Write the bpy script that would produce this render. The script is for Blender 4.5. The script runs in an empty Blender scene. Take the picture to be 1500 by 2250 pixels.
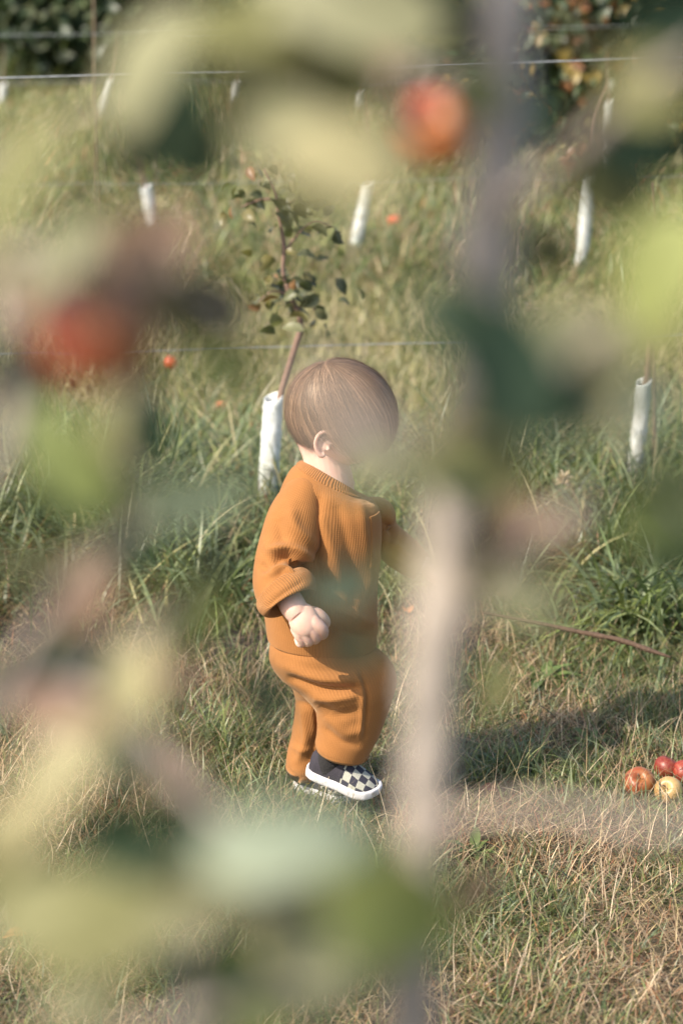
import bpy, math, random
import numpy as np
from mathutils import Vector, Matrix
from math import sin, cos, tan, pi, radians, atan2, sqrt

# ------------------------------------------------------------------ camera, world, sun
S = bpy.context.scene
H_CAM = 1.72; PITCH = radians(16.0); F_PX = 2250 / 36 * 85
camd = bpy.data.cameras.new("camera"); cam = bpy.data.objects.new("camera", camd)
S.collection.objects.link(cam); S.camera = cam
cam.location = (0, 0, H_CAM); cam.rotation_euler = (pi / 2 - PITCH, 0, 0)
camd.sensor_fit = 'VERTICAL'; camd.sensor_height = 36; camd.sensor_width = 24; camd.lens = 85
camd.clip_start = 0.05; camd.clip_end = 2000
camd.dof.use_dof = True; camd.dof.focus_distance = 4.2; camd.dof.aperture_fstop = 3.6

SUN_AZ = Vector((-0.80, -0.52, 0)).normalized(); SUN_EL = radians(43)
sun_dir = Vector((SUN_AZ.x * cos(SUN_EL), SUN_AZ.y * cos(SUN_EL), sin(SUN_EL)))
w = bpy.data.worlds.new("World"); S.world = w; w.use_nodes = True
nt = w.node_tree; bg = nt.nodes['Background']
sky = nt.nodes.new('ShaderNodeTexSky'); sky.sky_type = 'NISHITA'; sky.sun_disc = False
sky.sun_elevation = SUN_EL; sky.sun_rotation = atan2(SUN_AZ.x, SUN_AZ.y)
sky.air_density = 1.0; sky.dust_density = 2.5
nt.links.new(sky.outputs[0], bg.inputs[0]); bg.inputs[1].default_value = 0.15
sd = bpy.data.lights.new("sun", 'SUN'); sd.energy = 4.2; sd.angle = radians(0.6); sd.color = (1.0, 0.90, 0.76)
sun = bpy.data.objects.new("sun", sd); S.collection.objects.link(sun)
sun.rotation_euler = sun_dir.to_track_quat('Z', 'Y').to_euler()
S.view_settings.view_transform = 'Standard'; S.view_settings.look = 'None'
S.view_settings.exposure = 0.72; S.view_settings.gamma = 1.0
S.cycles.max_bounces = 8; S.cycles.transparent_max_bounces = 8
S.cycles.sample_clamp_indirect = 4

rng = np.random.default_rng(7); random.seed(7)
FW = np.array([0, cos(PITCH), -sin(PITCH)]); UP = np.array([0, sin(PITCH), cos(PITCH)]); RT = np.array([1.0, 0, 0])
CAM = np.array([0, 0, H_CAM])

def at(px, py, Y):
    "the place in the world, Y metres ahead of the camera, seen at a spot of the photo"
    d = FW * F_PX + RT * (px - 750) - UP * (py - 1125)
    return CAM + d * (Y / d[1])
Y0 = 4.10
def W(px, py, off=0.0): return at(px, py, Y0 + off)
def project(P):
    q = P - CAM; z = q @ FW
    return 750 + F_PX * (q @ RT) / z, 1125 - F_PX * (q @ UP) / z

# ------------------------------------------------------------------ helpers
C = S.collection
def wloc(o):
    p = np.zeros(3)
    while o is not None: p = p + np.array(o.location); o = o.parent
    return p
def tag(o, label=None, cat=None, group=None, kind=None):
    if label: o['label'] = label
    if cat: o['category'] = cat
    if group: o['group'] = group
    if kind: o['kind'] = kind
    return o
def thing(name, loc, label, cat, group=None):
    o = bpy.data.objects.new(name, None); C.objects.link(o); o.location = loc; o.empty_display_size = 0.05
    return tag(o, label, cat, group)
def mk(name, V, Fc, mat, parent=None, uv=None, col=None, smooth=True, origin=None, quads=True):
    V = np.asarray(V, dtype=np.float64).reshape(-1, 3)
    base = wloc(parent) if parent is not None else (np.zeros(3) if origin is None else np.array(origin))
    me = bpy.data.meshes.new(name)
    if isinstance(Fc, np.ndarray):
        n, k = Fc.shape
        me.vertices.add(len(V)); me.vertices.foreach_set('co', (V - base).ravel())
        me.loops.add(n * k); me.loops.foreach_set('vertex_index', Fc.ravel().astype(np.int32))
        me.polygons.add(n); me.polygons.foreach_set('loop_start', np.arange(0, n * k, k, dtype=np.int32))
        me.polygons.foreach_set('loop_total', np.full(n, k, dtype=np.int32))
        me.update(calc_edges=True)
    else:
        me.from_pydata((V - base).tolist(), [], [list(f) for f in Fc]); me.update()
    if smooth: me.polygons.foreach_set('use_smooth', np.ones(len(me.polygons), dtype=bool))
    li = None
    if uv is not None:
        li = np.empty(len(me.loops), dtype=np.int32); me.loops.foreach_get('vertex_index', li)
        l = me.uv_layers.new(name='UVMap'); l.data.foreach_set('uv', np.asarray(uv, dtype=np.float32)[li].ravel())
    if col is not None:
        a = me.color_attributes.new('Col', 'FLOAT_COLOR', 'POINT')
        c4 = np.ones((len(V), 4), dtype=np.float32); c4[:, :3] = col; a.data.foreach_set('color', c4.ravel())
    o = bpy.data.objects.new(name, me); C.objects.link(o)
    for m in (mat if isinstance(mat, (list, tuple)) else [mat]): me.materials.append(m)
    if parent is not None: o.parent = parent
    elif origin is not None: o.location = origin
    return o

def grid_faces(n, m, closed=True, base=0):
    "n rings of m points"
    i = np.arange(n - 1)[:, None]; j = np.arange(m if closed else m - 1)[None, :]
    j2 = (j + 1) % m
    f = np.stack([i * m + j, i * m + j2, (i + 1) * m + j2, (i + 1) * m + j], -1).reshape(-1, 4)
    return f + base
class MB:
    def __init__(s): s.V = []; s.F = []; s.C = []; s.U = []; s.n = 0
    def add(s, V, F, col=(1, 1, 1), uv=None):
        V = np.asarray(V, float).reshape(-1, 3); s.V.append(V); s.F.append(np.asarray(F) + s.n)
        c = np.asarray(col, float); s.C.append(np.broadcast_to(c, V.shape).copy())
        s.U.append(np.zeros((len(V), 2)) if uv is None else np.asarray(uv, float)); s.n += len(V)
    def build(s, name, mat, parent=None, **k):
        return mk(name, np.concatenate(s.V), np.concatenate(s.F), mat, parent,
                  uv=np.concatenate(s.U), col=np.concatenate(s.C), **k)
def catmull(P, n):
    P = np.asarray(P, float); N = len(P)
    t = np.linspace(0, N - 1, n); i = np.clip(np.floor(t).astype(int), 0, N - 2); u = (t - i)[:, None]
    g = lambda k: P[np.clip(k, 0, N - 1)]
    a, b, c, d = g(i - 1), g(i), g(i + 1), g(i + 2)
    return 0.5 * (2 * b + (c - a) * u + (2 * a - 5 * b + 4 * c - d) * u ** 2 + (3 * b - a - 3 * c + d) * u ** 3)
def unit(v): v = np.asarray(v, float); return v / (np.linalg.norm(v, axis=-1, keepdims=True) + 1e-12)
def tube_geo(pts, rad, n=24, m=10, bump=0.0, seed=0):
    "tapered tube along a path"
    pts = np.asarray(pts, float); rad = np.asarray(rad, float).reshape(-1, 1)
    Q = catmull(np.hstack([pts, rad]), n); P = Q[:, :3]; r = np.maximum(Q[:, 3], 1e-4)
    T = unit(np.gradient(P, axis=0)); ref = np.array([0.13, -0.95, 0.2])
    A = unit(np.cross(T, ref)); B = np.cross(T, A)
    th = np.linspace(0, 2 * pi, m, endpoint=False)
    rr = r[:, None] * np.ones(m)[None]
    if bump:
        g = np.random.default_rng(seed)
        rr = rr * (1 + bump * g.normal(size=(n, m)) + bump * 1.5 * np.sin(np.arange(n) * 0.9 + g.random() * 6)[:, None])
    V = P[:, None] + rr[..., None] * (np.cos(th)[None, :, None] * A[:, None] + np.sin(th)[None, :, None] * B[:, None])
    V = V.reshape(-1, 3)
    L = np.concatenate([[0], np.cumsum(np.linalg.norm(np.diff(P, axis=0), axis=1))])
    uv = np.stack([np.tile(th / 2 / pi, n), np.repeat(L, m)], -1)
    V = np.vstack([V, P[0], P[-1]])
    F = grid_faces(n, m)
    j = np.arange(m); j2 = (j + 1) % m
    c0 = np.stack([np.full(m, n * m), j2, j, np.full(m, n * m)], -1)
    c1 = np.stack([np.full(m, n * m + 1), (n - 1) * m + j, (n - 1) * m + j2, np.full(m, n * m + 1)], -1)
    uv = np.vstack([uv, [0, 0], [0, L[-1]]])
    return V, F, uv, c0, c1
def tube(mb, pts, rad, n=24, m=10, col=(1, 1, 1), bump=0.0, seed=0, caps=True):
    V, F, uv, c0, c1 = tube_geo(pts, rad, n, m, bump, seed)
    if caps:
        k = m // 2; q = []
        b = (n - 1) * m
        for i in range(0, m, 2):
            q.append([n * m, (i + 2) % m, (i + 1) % m, i]); q.append([n * m + 1, b + i, b + (i + 1) % m, b + (i + 2) % m])
        F = np.vstack([F, np.array(q)])
    mb.add(V, F, col, uv)

# ------------------------------------------------------------------ materials
class N:
    def __init__(s, name):
        s.m = bpy.data.materials.new(name); s.m.use_nodes = True; s.t = s.m.node_tree
        s.b = s.t.nodes['Principled BSDF']; s.out = s.t.nodes['Material Output']
    def n(s, typ, **k):
        x = s.t.nodes.new('ShaderNode' + typ)
        for a, v in k.items(): setattr(x, a, v)
        return x
    def l(s, a, b): s.t.links.new(a, b)
    def setv(s, **k):
        for a, v in k.items():
            s.b.inputs[a.replace('_', ' ')].default_value = (*v, 1) if isinstance(v, tuple) and len(v) == 3 else v
    def mix(s, a, b, f, typ='MIX'):
        x = s.n('Mix', data_type='RGBA', blend_type=typ)
        for sock, v in ((x.inputs[6], a), (x.inputs[7], b)):
            if isinstance(v, tuple): sock.default_value = (*v, 1)
            else: s.l(v, sock)
        if isinstance(f, (int, float)): x.inputs[0].default_value = f
        else: s.l(f, x.inputs[0])
        return x.outputs[2]
    def noise(s, scale, detail=4, rough=0.55, vec=None, lo=0.35, hi=0.65):
        x = s.n('TexNoise'); x.inputs['Scale'].default_value = scale; x.inputs['Detail'].default_value = detail
        x.inputs['Roughness'].default_value = rough
        if vec is None:
            g = s.n('NewGeometry'); vec = g.outputs['Position']
        s.l(vec, x.inputs['Vector'])
        r = s.n('MapRange'); r.inputs[1].default_value = lo; r.inputs[2].default_value = hi
        s.l(x.outputs[0], r.inputs[0]); return r.outputs[0]
    def bump(s, h, strength, dist):
        b = s.n('Bump'); b.inputs['Strength'].default_value = strength; b.inputs['Distance'].default_value = dist
        s.l(h, b.inputs['Height']); s.l(b.outputs[0], s.b.inputs['Normal']); return b
    def trans(s, color, f):
        t = s.n('BsdfTranslucent'); mx = s.n('MixShader'); mx.inputs[0].default_value = f
        if isinstance(color, tuple): t.inputs[0].default_value = (*color, 1)
        else: s.l(color, t.inputs[0])
        s.l(s.b.outputs[0], mx.inputs[1]); s.l(t.outputs[0], mx.inputs[2]); s.l(mx.outputs[0], s.out.inputs[0])

def mat_plain(name, col, rough=0.6, var=0.25, scale=60, bump=0.15, dist=0.001, **k):
    M = N(name); f = M.noise(scale)
    c2 = tuple(min(1, x * (1 - var)) for x in col)
    M.l(M.mix(col, c2, f), M.b.inputs['Base Color']); M.setv(Roughness=rough, **k)
    if bump: M.bump(f, bump, dist)
    return M.m
def mat_attr(name, rough=0.55, trans=0.3, spec=0.3, var=0.15, scale=40, tmul=(1.0, 1.1, 0.6)):
    M = N(name); a = M.n('VertexColor', layer_name='Col')
    f = M.noise(scale); c = M.mix(a.outputs[0], M.mix(a.outputs[0], (0.45, 0.45, 0.4), 1.0, 'MULTIPLY'), 0.0)
    sc = M.n('Mix', data_type='RGBA', blend_type='MULTIPLY'); M.l(a.outputs[0], sc.inputs[6]); sc.inputs[7].default_value = (1 - var * 2, 1 - var * 2, 1 - var * 2, 1)
    M.l(f, sc.inputs[0]); c = sc.outputs[2]
    M.l(c, M.b.inputs['Base Color']); M.setv(Roughness=rough); M.b.inputs['Specular IOR Level'].default_value = spec
    if trans:
        t = M.mix(c, tmul, 1.0, 'MULTIPLY'); M.trans(t, trans)
    return M.m
M_grass = mat_attr('grass', 0.42, 0.30, 0.5)
M_leaf = mat_attr('leaf', 0.42, 0.30, 0.5, var=0.12, scale=120)
M_leaf_near = mat_attr('near_leaf', 0.55, 0.25, 0.3, var=0.12, scale=60)

def mat_bark(name, a, b, scale=90):
    M = N(name); f = M.noise(scale, 6, 0.65); g = M.noise(scale * 0.25, 3)
    c = M.mix(a, b, f); c = M.mix(c, tuple(x * 0.75 for x in a), g)
    M.l(c, M.b.inputs['Base Color']); M.setv(Roughness=0.8); M.bump(f, 0.6, 0.002); return M.m
M_bark = mat_bark('young_bark', (0.40, 0.335, 0.29), (0.25, 0.20, 0.175))
M_bark2 = mat_bark('sapling_bark', (0.30, 0.19, 0.14), (0.17, 0.10, 0.07), 160)
M_stick = mat_bark('stick_bark', (0.125, 0.075, 0.045), (0.06, 0.035, 0.022), 150)

# ground
G = N('ground_soil')
f1 = G.noise(3.2, 5); f2 = G.noise(45, 5, 0.7); f3 = G.noise(0.7, 3)
c = G.mix((0.075, 0.058, 0.032), (0.19, 0.145, 0.088), f1); f3b = G.n('Math', operation='MULTIPLY'); f3b.inputs[1].default_value = 0.6; G.l(f3, f3b.inputs[0]); c = G.mix(c, (0.06, 0.07, 0.03), f3b.outputs[0])
f2b = G.n('Math', operation='MULTIPLY'); f2b.inputs[1].default_value = 0.7; G.l(f2, f2b.inputs[0]); c = G.mix(c, (0.06, 0.048, 0.028), f2b.outputs[0])
gg = G.n('NewGeometry')
sx0 = G.n('SeparateXYZ'); G.l(gg.outputs['Position'], sx0.inputs[0]); df = G.n('MapRange'); df.inputs[1].default_value = 7; df.inputs[2].default_value = 14; G.l(sx0.outputs[1], df.inputs[0])
c = G.mix(c, G.mix((0.20, 0.20, 0.085), (0.30, 0.26, 0.13), f2), df.outputs[0])
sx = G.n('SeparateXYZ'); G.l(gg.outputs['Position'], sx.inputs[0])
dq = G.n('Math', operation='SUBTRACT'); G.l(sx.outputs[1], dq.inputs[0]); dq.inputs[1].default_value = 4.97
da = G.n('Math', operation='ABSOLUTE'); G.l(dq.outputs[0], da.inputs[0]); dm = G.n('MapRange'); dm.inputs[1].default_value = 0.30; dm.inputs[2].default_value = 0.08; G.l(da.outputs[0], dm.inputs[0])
c = G.mix(c, (0.035, 0.026, 0.018), dm.outputs[0])                  # bare soil edging the mown aisle, tussock shade painted into its colour
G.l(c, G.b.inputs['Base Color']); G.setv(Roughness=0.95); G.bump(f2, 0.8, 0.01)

# ------------------------------------------------------------------ ground
_P = [(rng.normal(size=2), rng.random() * 6.3) for _ in range(24)]
def nz(x, y, s=1.0, k=0):
    v = 0
    for i in range(6):
        d, ph = _P[(i + k * 6) % 24]; fr = s * (1 + 0.55 * i)
        v = v + np.sin((x * d[0] + y * d[1]) * fr * 1.7 + ph + np.sin((x * d[1] - y * d[0]) * fr * 0.9 + ph * 2)) / (1 + 0.4 * i)
    return v / 3.0
def smooth(a, b, x): t = np.clip((x - a) / (b - a), 0, 1); return t * t * (3 - 2 * t)
def gz(x, y):
    x = np.asarray(x, float); y = np.asarray(y, float)
    z = 0.012 * nz(x, y, 2.2) * smooth(2, 3, y) + 0.008 * nz(x, y, 6.0, 1)
    z = z + 0.05 * np.exp(-((y - 5.75 - 0.05 * x) / 0.55) ** 2) + 0.05 * np.exp(-((y - 9.5 - 0.05 * x) / 0.7) ** 2)
    z = z + 0.05 * smooth(9, 30, y) * nz(x, y, 0.25, 2)
    z = z - z * 0.0 + (-0.012) * np.exp(-(((x) ** 2 + (y - 4.1) ** 2) / 0.4))
    return z
ys = np.concatenate([np.linspace(-20, 1.9, 12), np.linspace(2, 12, 200), np.linspace(12.3, 40, 80), np.geomspace(42, 900, 24)])
xs = np.concatenate([-np.geomspace(900, 7, 24), np.linspace(-6, 6, 200), np.geomspace(7, 900, 24)])
X, Yg = np.meshgrid(xs, ys)
V = np.stack([X, Yg, gz(X, Yg) * (np.hypot(X, Yg) < 60)], -1).reshape(-1, 3)
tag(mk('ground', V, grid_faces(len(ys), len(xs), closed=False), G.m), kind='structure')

# ------------------------------------------------------------------ grass
GREEN = np.array([[0.15, 0.19, 0.055], [0.21, 0.25, 0.08], [0.11, 0.155, 0.06], [0.28, 0.30, 0.11], [0.16, 0.20, 0.09]])
BLUE = np.array([[0.135, 0.175, 0.085], [0.19, 0.235, 0.115], [0.095, 0.13, 0.062], [0.26, 0.30, 0.155], [0.18, 0.21, 0.08]])
STRAW = np.array([[0.56, 0.41, 0.26], [0.46, 0.32, 0.19], [0.66, 0.52, 0.35], [0.36, 0.235, 0.14], [0.50, 0.38, 0.20]])
PALE = np.array([[0.43, 0.39, 0.18], [0.51, 0.44, 0.25], [0.34, 0.34, 0.14], [0.53, 0.43, 0.26]])
RUST = np.array([[0.38, 0.17, 0.08], [0.28, 0.13, 0.07], [0.44, 0.23, 0.11]])
def region(n, y0, y1, dens=None, pad=0.35, power=1.0):
    out = []; tot = 0
    while tot < n:
        y = y0 + (y1 - y0) * rng.random(n * 2) ** power; hw = 0.15 * y1 + pad
        x = (rng.random(n * 2) * 2 - 1) * hw
        k = np.abs(x) < 0.15 * y + pad
        if dens is not None: k &= rng.random(n * 2) < dens(x, y)
        x, y = x[k], y[k]; out.append(np.stack([x, y], -1)); tot += len(x)
        if not len(x): break
    return np.concatenate(out)[:n]
def blades(xy, length, width, lean, curl, pal, segs=4, bright=0.25, az=None, z0=0.0):
    n = len(xy); x, y = xy[:, 0], xy[:, 1]
    L = length[0] + (length[1] - length[0]) * rng.random(n); Wd = width[0] + (width[1] - width[0]) * rng.random(n)
    a = rng.random(n) * 2 * pi if az is None else az + rng.normal(size=n) * 0.5
    th = lean[0] + (lean[1] - lean[0]) * rng.random(n); cu = curl[0] + (curl[1] - curl[0]) * rng.random(n)
    D = np.stack([np.cos(a), np.sin(a), np.zeros(n)], -1)
    tw = rng.normal(size=n) * 0.5
    P = np.stack([x, y, gz(x, y) - 0.004 + z0 * rng.random(n)], -1)
    sd_ = rng.normal(size=n) * 0.35
    rows = []
    for k in range(segs + 1):
        t = k / segs; wv = Wd * (1 - t ** 1.7) * (0.6 + 0.4 * min(1, t * 4)) + 0.0002
        aa = a + pi / 2 + tw + sd_ * t
        Sd = np.stack([np.cos(aa), np.sin(aa), np.zeros(n)], -1)
        rows.append(P - Sd * wv[:, None] / 2); rows.append(P + Sd * wv[:, None] / 2)
        ang = np.minimum(th + cu * (t + 0.5 / segs), 2.3)
        step = (L / segs)[:, None]
        Dk = np.stack([np.cos(a + sd_ * t), np.sin(a + sd_ * t), np.zeros(n)], -1)
        P = P + step * (Dk * np.sin(ang)[:, None] + np.array([0, 0, 1.0]) * np.cos(ang)[:, None])
        P[:, 2] = np.maximum(P[:, 2], gz(P[:, 0], P[:, 1]) + 0.004)
    V = np.stack(rows, 1)                                   # n, 2*(segs+1), 3
    m = 2 * (segs + 1)
    k = np.arange(segs)[None, :]; b = (np.arange(n) * m)[:, None]
    F = np.stack([b + 2 * k, b + 2 * k + 1, b + 2 * k + 3, b + 2 * k + 2], -1).reshape(-1, 4)
    col = pal[rng.integers(0, len(pal), n)] * (1 + bright * rng.normal(size=(n, 1))).clip(0.4, 1.8)
    col = np.repeat(col, m, axis=0)
    return V.reshape(-1, 3), F, col
def grass_obj(name, parts, label=None):
    mb = MB()
    for V, F, c in parts: mb.add(V, F, c)
    o = mb.build(name, M_grass); tag(o, label, 'grass', kind='stuff'); return o
patch = lambda x, y: 0.5 + 0.5 * nz(x, y, 3.0, 1)
gap = lambda x, y: 1 - 0.9 * np.exp(-((y - 4.97 - 0.04 * np.sin(x * 7)) / 0.13) ** 2) * (0.35 + 0.65 * smooth(0.15, -0.1, x))
pg = lambda x, y: np.clip(0.25 + 1.5 * (patch(x, y) - 0.35), 0.05, 1) * gap(x, y)
ps = lambda x, y: np.clip(0.75 - 1.2 * (patch(x, y) - 0.5), 0.1, 1) * gap(x, y)
R1 = lambda x: 5.75 + 0.05 * x
row1 = lambda x, y: np.exp(-((y - R1(x) - 0.1) / 0.48) ** 2) * smooth(4.95, 5.25, y)
# mown aisle near the child
grass_obj('mown_grass', [
    blades(region(80520, 2.6, 5.2, pg, pad=0.5), (0.02, 0.065), (0.0015, 0.0036), (0.1, 1.0), (0.2, 1.5), GREEN),
    blades(region(47000, 2.6, 5.4, ps, pad=0.5), (0.02, 0.075), (0.0010, 0.0022), (0.5, 1.5), (0.0, 1.1), STRAW, bright=0.3, z0=0.02),
    blades(region(14640, 2.6, 5.4, ps, pad=0.5), (0.02, 0.06), (0.0015, 0.003), (0.4, 1.4), (0.2, 0.9), RUST, z0=0.01),
    blades(region(8540, 2.6, 5.3, pg, pad=0.5), (0.04, 0.10), (0.002, 0.0048), (0.1, 0.8), (0.4, 1.5), BLUE),
    blades(region(6100, 2.6, 5.4, pad=0.5), (0.07, 0.15), (0.0009, 0.0018), (0.5, 1.5), (0.0, 0.5), STRAW, z0=0.02),
    blades(region(610, 2.6, 5.3, pad=0.5), (0.10, 0.17), (0.0010, 0.0018), (0.0, 0.7), (0.1, 0.6), STRAW),
], 'short mown grass and dry straw around the child')
# the tall strip under the first row of saplings
grass_obj('tall_grass', [
    blades(region(21700, 4.85, 6.9, lambda x, y: row1(x, y) * (0.25 + 0.75 * patch(x, y) ** 2), pad=0.9), (0.12, 0.33), (0.005, 0.010), (0.0, 0.7), (0.7, 2.3), np.vstack([BLUE, BLUE * 1.25, GREEN, PALE[:2]]), segs=6),
    blades(region(17376, 4.8, 6.9, row1, pad=0.9), (0.06, 0.20), (0.003, 0.006), (0.1, 0.9), (0.5, 2.0), GREEN, segs=5),
    blades(region(7254, 4.7, 6.9, row1, pad=0.9), (0.06, 0.22), (0.002, 0.005), (0.4, 1.4), (0.2, 1.2), STRAW, segs=5, z0=0.05),
    blades(region(5077, 4.7, 6.9, row1, pad=0.9), (0.05, 0.16), (0.003, 0.006), (0.4, 1.4), (0.2, 1.2), RUST, z0=0.04),
], 'long arching blue green grass under the first sapling row')
# second aisle, second row and the far field
row2 = lambda x, y: np.exp(-((y - 9.4 - 0.05 * x) / 0.6) ** 2)
grass_obj('field_grass', [
    blades(region(81498, 6.2, 9.6, lambda x, y: np.clip(0.4 + patch(x, y), 0, 1), pad=0.9), (0.05, 0.14), (0.003, 0.006), (0.1, 0.9), (0.3, 1.4), PALE, bright=0.2),
    blades(region(27201, 6.3, 9.4, pg, pad=0.9), (0.05, 0.13), (0.003, 0.006), (0.1, 0.8), (0.3, 1.4), GREEN),
    blades(region(11765, 8.6, 10.6, row2, pad=0.9), (0.08, 0.22), (0.006, 0.011), (0.0, 0.7), (0.6, 2.0), GREEN, segs=5),
    blades(region(6536, 8.6, 10.6, row2, pad=0.9), (0.08, 0.22), (0.005, 0.009), (0.2, 1.1), (0.3, 1.4), STRAW, segs=5),
    blades(region(59016, 10, 26, lambda x, y: 0.3 + patch(x, y), pad=0.9), (0.07, 0.17), (0.008, 0.016), (0.1, 0.9), (0.3, 1.5), GREEN, segs=3),
    blades(region(51934, 10, 26, ps, pad=0.9), (0.06, 0.17), (0.006, 0.014), (0.2, 1.1), (0.3, 1.2), PALE, segs=3),
    blades(region(17294, 26, 60, pad=2.0), (0.12, 0.35), (0.012, 0.03), (0.1, 0.9), (0.3, 1.3), np.vstack([GREEN, PALE]), segs=3),
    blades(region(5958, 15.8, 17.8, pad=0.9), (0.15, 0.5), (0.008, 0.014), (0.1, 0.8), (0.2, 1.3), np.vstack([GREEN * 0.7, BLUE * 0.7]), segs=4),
    blades(region(7081, 10, 26, ps, pad=0.9), (0.07, 0.16), (0.01, 0.018), (0.2, 1.1), (0.3, 1.2), RUST, segs=3),
], 'rough green and straw coloured grass between the far rows')

# individual tussocks and weeds that stand out
def tussock(px, py, Yd, n, length, width, pal, label, name='grass_tussock', cat='grass tuft', lean=(0.05, 0.9), curl=(0.8, 2.2), rad=0.05):
    p = at(px, py, Yd); x, y = p[0], p[1]
    xy = np.stack([x + rng.normal(size=n) * rad, y + rng.normal(size=n) * rad], -1)
    mb = MB(); mb.add(*blades(xy, length, width, lean, curl, pal, segs=7)); 
    root = (x, y, float(gz(x, y)))
    o = mk(name, np.concatenate(mb.V), np.concatenate(mb.F), M_grass, None, col=np.concatenate(mb.C), origin=root)
    return tag(o, label, cat, 'grass tufts standing above the lawn')
def on_ground(px, py):
    d = FW * F_PX + RT * (px - 750) - UP * (py - 1125); s = -H_CAM / d[2]; P = CAM + d * s
    for _ in range(4): P = CAM + d * (-(H_CAM - float(gz(P[0], P[1]))) / d[2])
    return P
def tuft(px, py, *a, **k): P = on_ground(px, py); return tussock(*project(P), P[1], *a, **k)
tuft(1420, 1390, 230, (0.18, 0.36), (0.007, 0.014), np.vstack([BLUE * 1.3, GREEN * 1.2]), 'large tuft of broad bright green blades above the stick, right edge', rad=0.06)
tuft(1230, 1400, 70, (0.12, 0.24), (0.004, 0.008), GREEN, 'smaller green tuft to the left of the large broad bladed one, by the stick', rad=0.04)
tuft(500, 1640, 170, (0.07, 0.15), (0.002, 0.004), np.vstack([GREEN, GREEN, STRAW]), 'fine green and straw tuft on the lawn to the left of the child', rad=0.05, curl=(0.3, 1.4))
tuft(450, 1330, 150, (0.16, 0.32), (0.006, 0.011), BLUE * 1.25, 'arching blue green tuft beside the child, left of the sleeve', rad=0.07)
tuft(60, 1300, 110, (0.14, 0.28), (0.005, 0.009), BLUE, 'shaded blue green tuft at the left edge of the photo', rad=0.06)
tuft(1120, 1700, 110, (0.06, 0.14), (0.003, 0.005), GREEN, 'green tuft in the lawn between the blurred trunk and the fallen apples', rad=0.03)

tuft(290, 1250, 150, (0.14, 0.30), (0.007, 0.012), BLUE * 1.3, 'lit blue green tuft left of the child between two blurred twigs', rad=0.06)
tuft(150, 1180, 110, (0.14, 0.28), (0.006, 0.010), BLUE, 'tall arching tuft above the shaded one at the left', rad=0.06)
tuft(1180, 1230, 120, (0.14, 0.26), (0.006, 0.010), np.vstack([GREEN, BLUE]), 'green tuft right of the blurred trunk behind the stick', rad=0.06)
tuft(1330, 1250, 150, (0.16, 0.30), (0.007, 0.013), BLUE * 1.2, 'broad bladed tuft below the guard at the right edge', rad=0.06)
tuft(700, 1300, 80, (0.12, 0.26), (0.006, 0.010), BLUE, 'arching tuft hidden behind the child at sweater height', rad=0.06)
tuft(880, 1330, 90, (0.12, 0.24), (0.004, 0.008), np.vstack([GREEN, BLUE]), 'green tuft between the sweater and the blurred trunk', rad=0.05)
M_weed = mat_attr('weed_leaf', 0.45, 0.25, 0.4)
def leaf_geo(base, d, nrm, L, Wd, fold=0.25, curl=0.4, ns=6, nw=2, wav=0.0):
    "one leaf: base point, direction, normal; elliptic outline with a point, folded along the midrib"
    d = unit(d); nrm = unit(np.asarray(nrm, float) - d * np.dot(nrm, d)); s = np.cross(d, nrm)
    V = []
    for i in range(ns + 1):
        t = i / ns; wv = Wd * 0.5 * (np.sin(pi * min(1, t ** 0.82)) ** 0.75 if 0 < t < 1 else 0.02)
        ang = curl * (t - 0.3)
        c = base + d * L * (t * cos(ang * 0.6)) - nrm * L * (ang * t * 0.5)
        for j in range(-nw, nw + 1):
            q = j / nw; V.append(c + s * wv * q + nrm * (abs(q) * wv * fold + wav * L * sin(t * 9 + j) * abs(q)))
    return np.array(V), grid_faces(ns + 1, 2 * nw + 1, closed=False)
def weed(px, py, label, n=9, L=0.08):
    P = on_ground(px, py); mb = MB()
    for i in range(n):
        a = i * 2.4 + rng.random(); l = L * (0.6 + 0.5 * rng.random()); e = 0.35 + 0.5 * rng.random()
        d = np.array([cos(a) * cos(e), sin(a) * cos(e), sin(e)])
        V, F = leaf_geo(P + d * 0.005, d, [0, 0, 1], l, l * 0.3, 0.3, 0.9, wav=0.02)
        mb.add(V, F, np.array([0.14, 0.20, 0.06]) * (0.8 + 0.5 * rng.random()))
    o = mk('weed', np.concatenate(mb.V), np.concatenate(mb.F), M_weed, None, col=np.concatenate(mb.C), origin=P)
    tag(o, label, 'weed', 'broad leaved weeds in the lawn')
weed(1190, 1500, 'broad leaved light green weed just below the lying stick', 11, 0.085)
weed(1040, 1880, 'light green weed right of the blurred trunk under the pale branch', 8, 0.06)
weed(1300, 1640, 'clover like weed in shade above the fallen apples', 10, 0.05)
weed(1470, 1800, 'flat green weed just in front of the pale yellow apple', 8, 0.06)

# dry seed stalks
def seed_stalk(px, py, Yd, h, lean, label):
    b = at(px, py, Yd); mb = MB(); b[2] = gz(b[0], b[1])
    top = b + np.array([lean, 0.02, h]); mid = (b + top) / 2 + np.array([-lean * 0.25, 0, h * 0.06])
    droop = top + np.array([lean * 0.6 + 0.02, 0, -0.015])
    path = np.array([b, mid, top, droop])
    tube(mb, path, [0.0016, 0.0013, 0.001, 0.0006], 18, 5, (0.42, 0.31, 0.17))
    Q = catmull(path, 60)[34:]
    for q in Q:
        for _ in range(2):
            d = unit(rng.normal(size=3) + np.array([lean * 4, 0, 0.4])); V, F = leaf_geo(q, d, rng.normal(size=3), 0.022, 0.0035, 0.1, 0.3, 3, 1)
            mb.add(V, F, np.array([0.50, 0.40, 0.27]) * (0.8 + 0.4 * rng.random()))
    o = mk('grass_stalk', np.concatenate(mb.V), np.concatenate(mb.F), M_grass, None, col=np.concatenate(mb.C), origin=b)
    tag(o, label, 'grass stalk', 'dry seed stalks above the grass')
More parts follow.
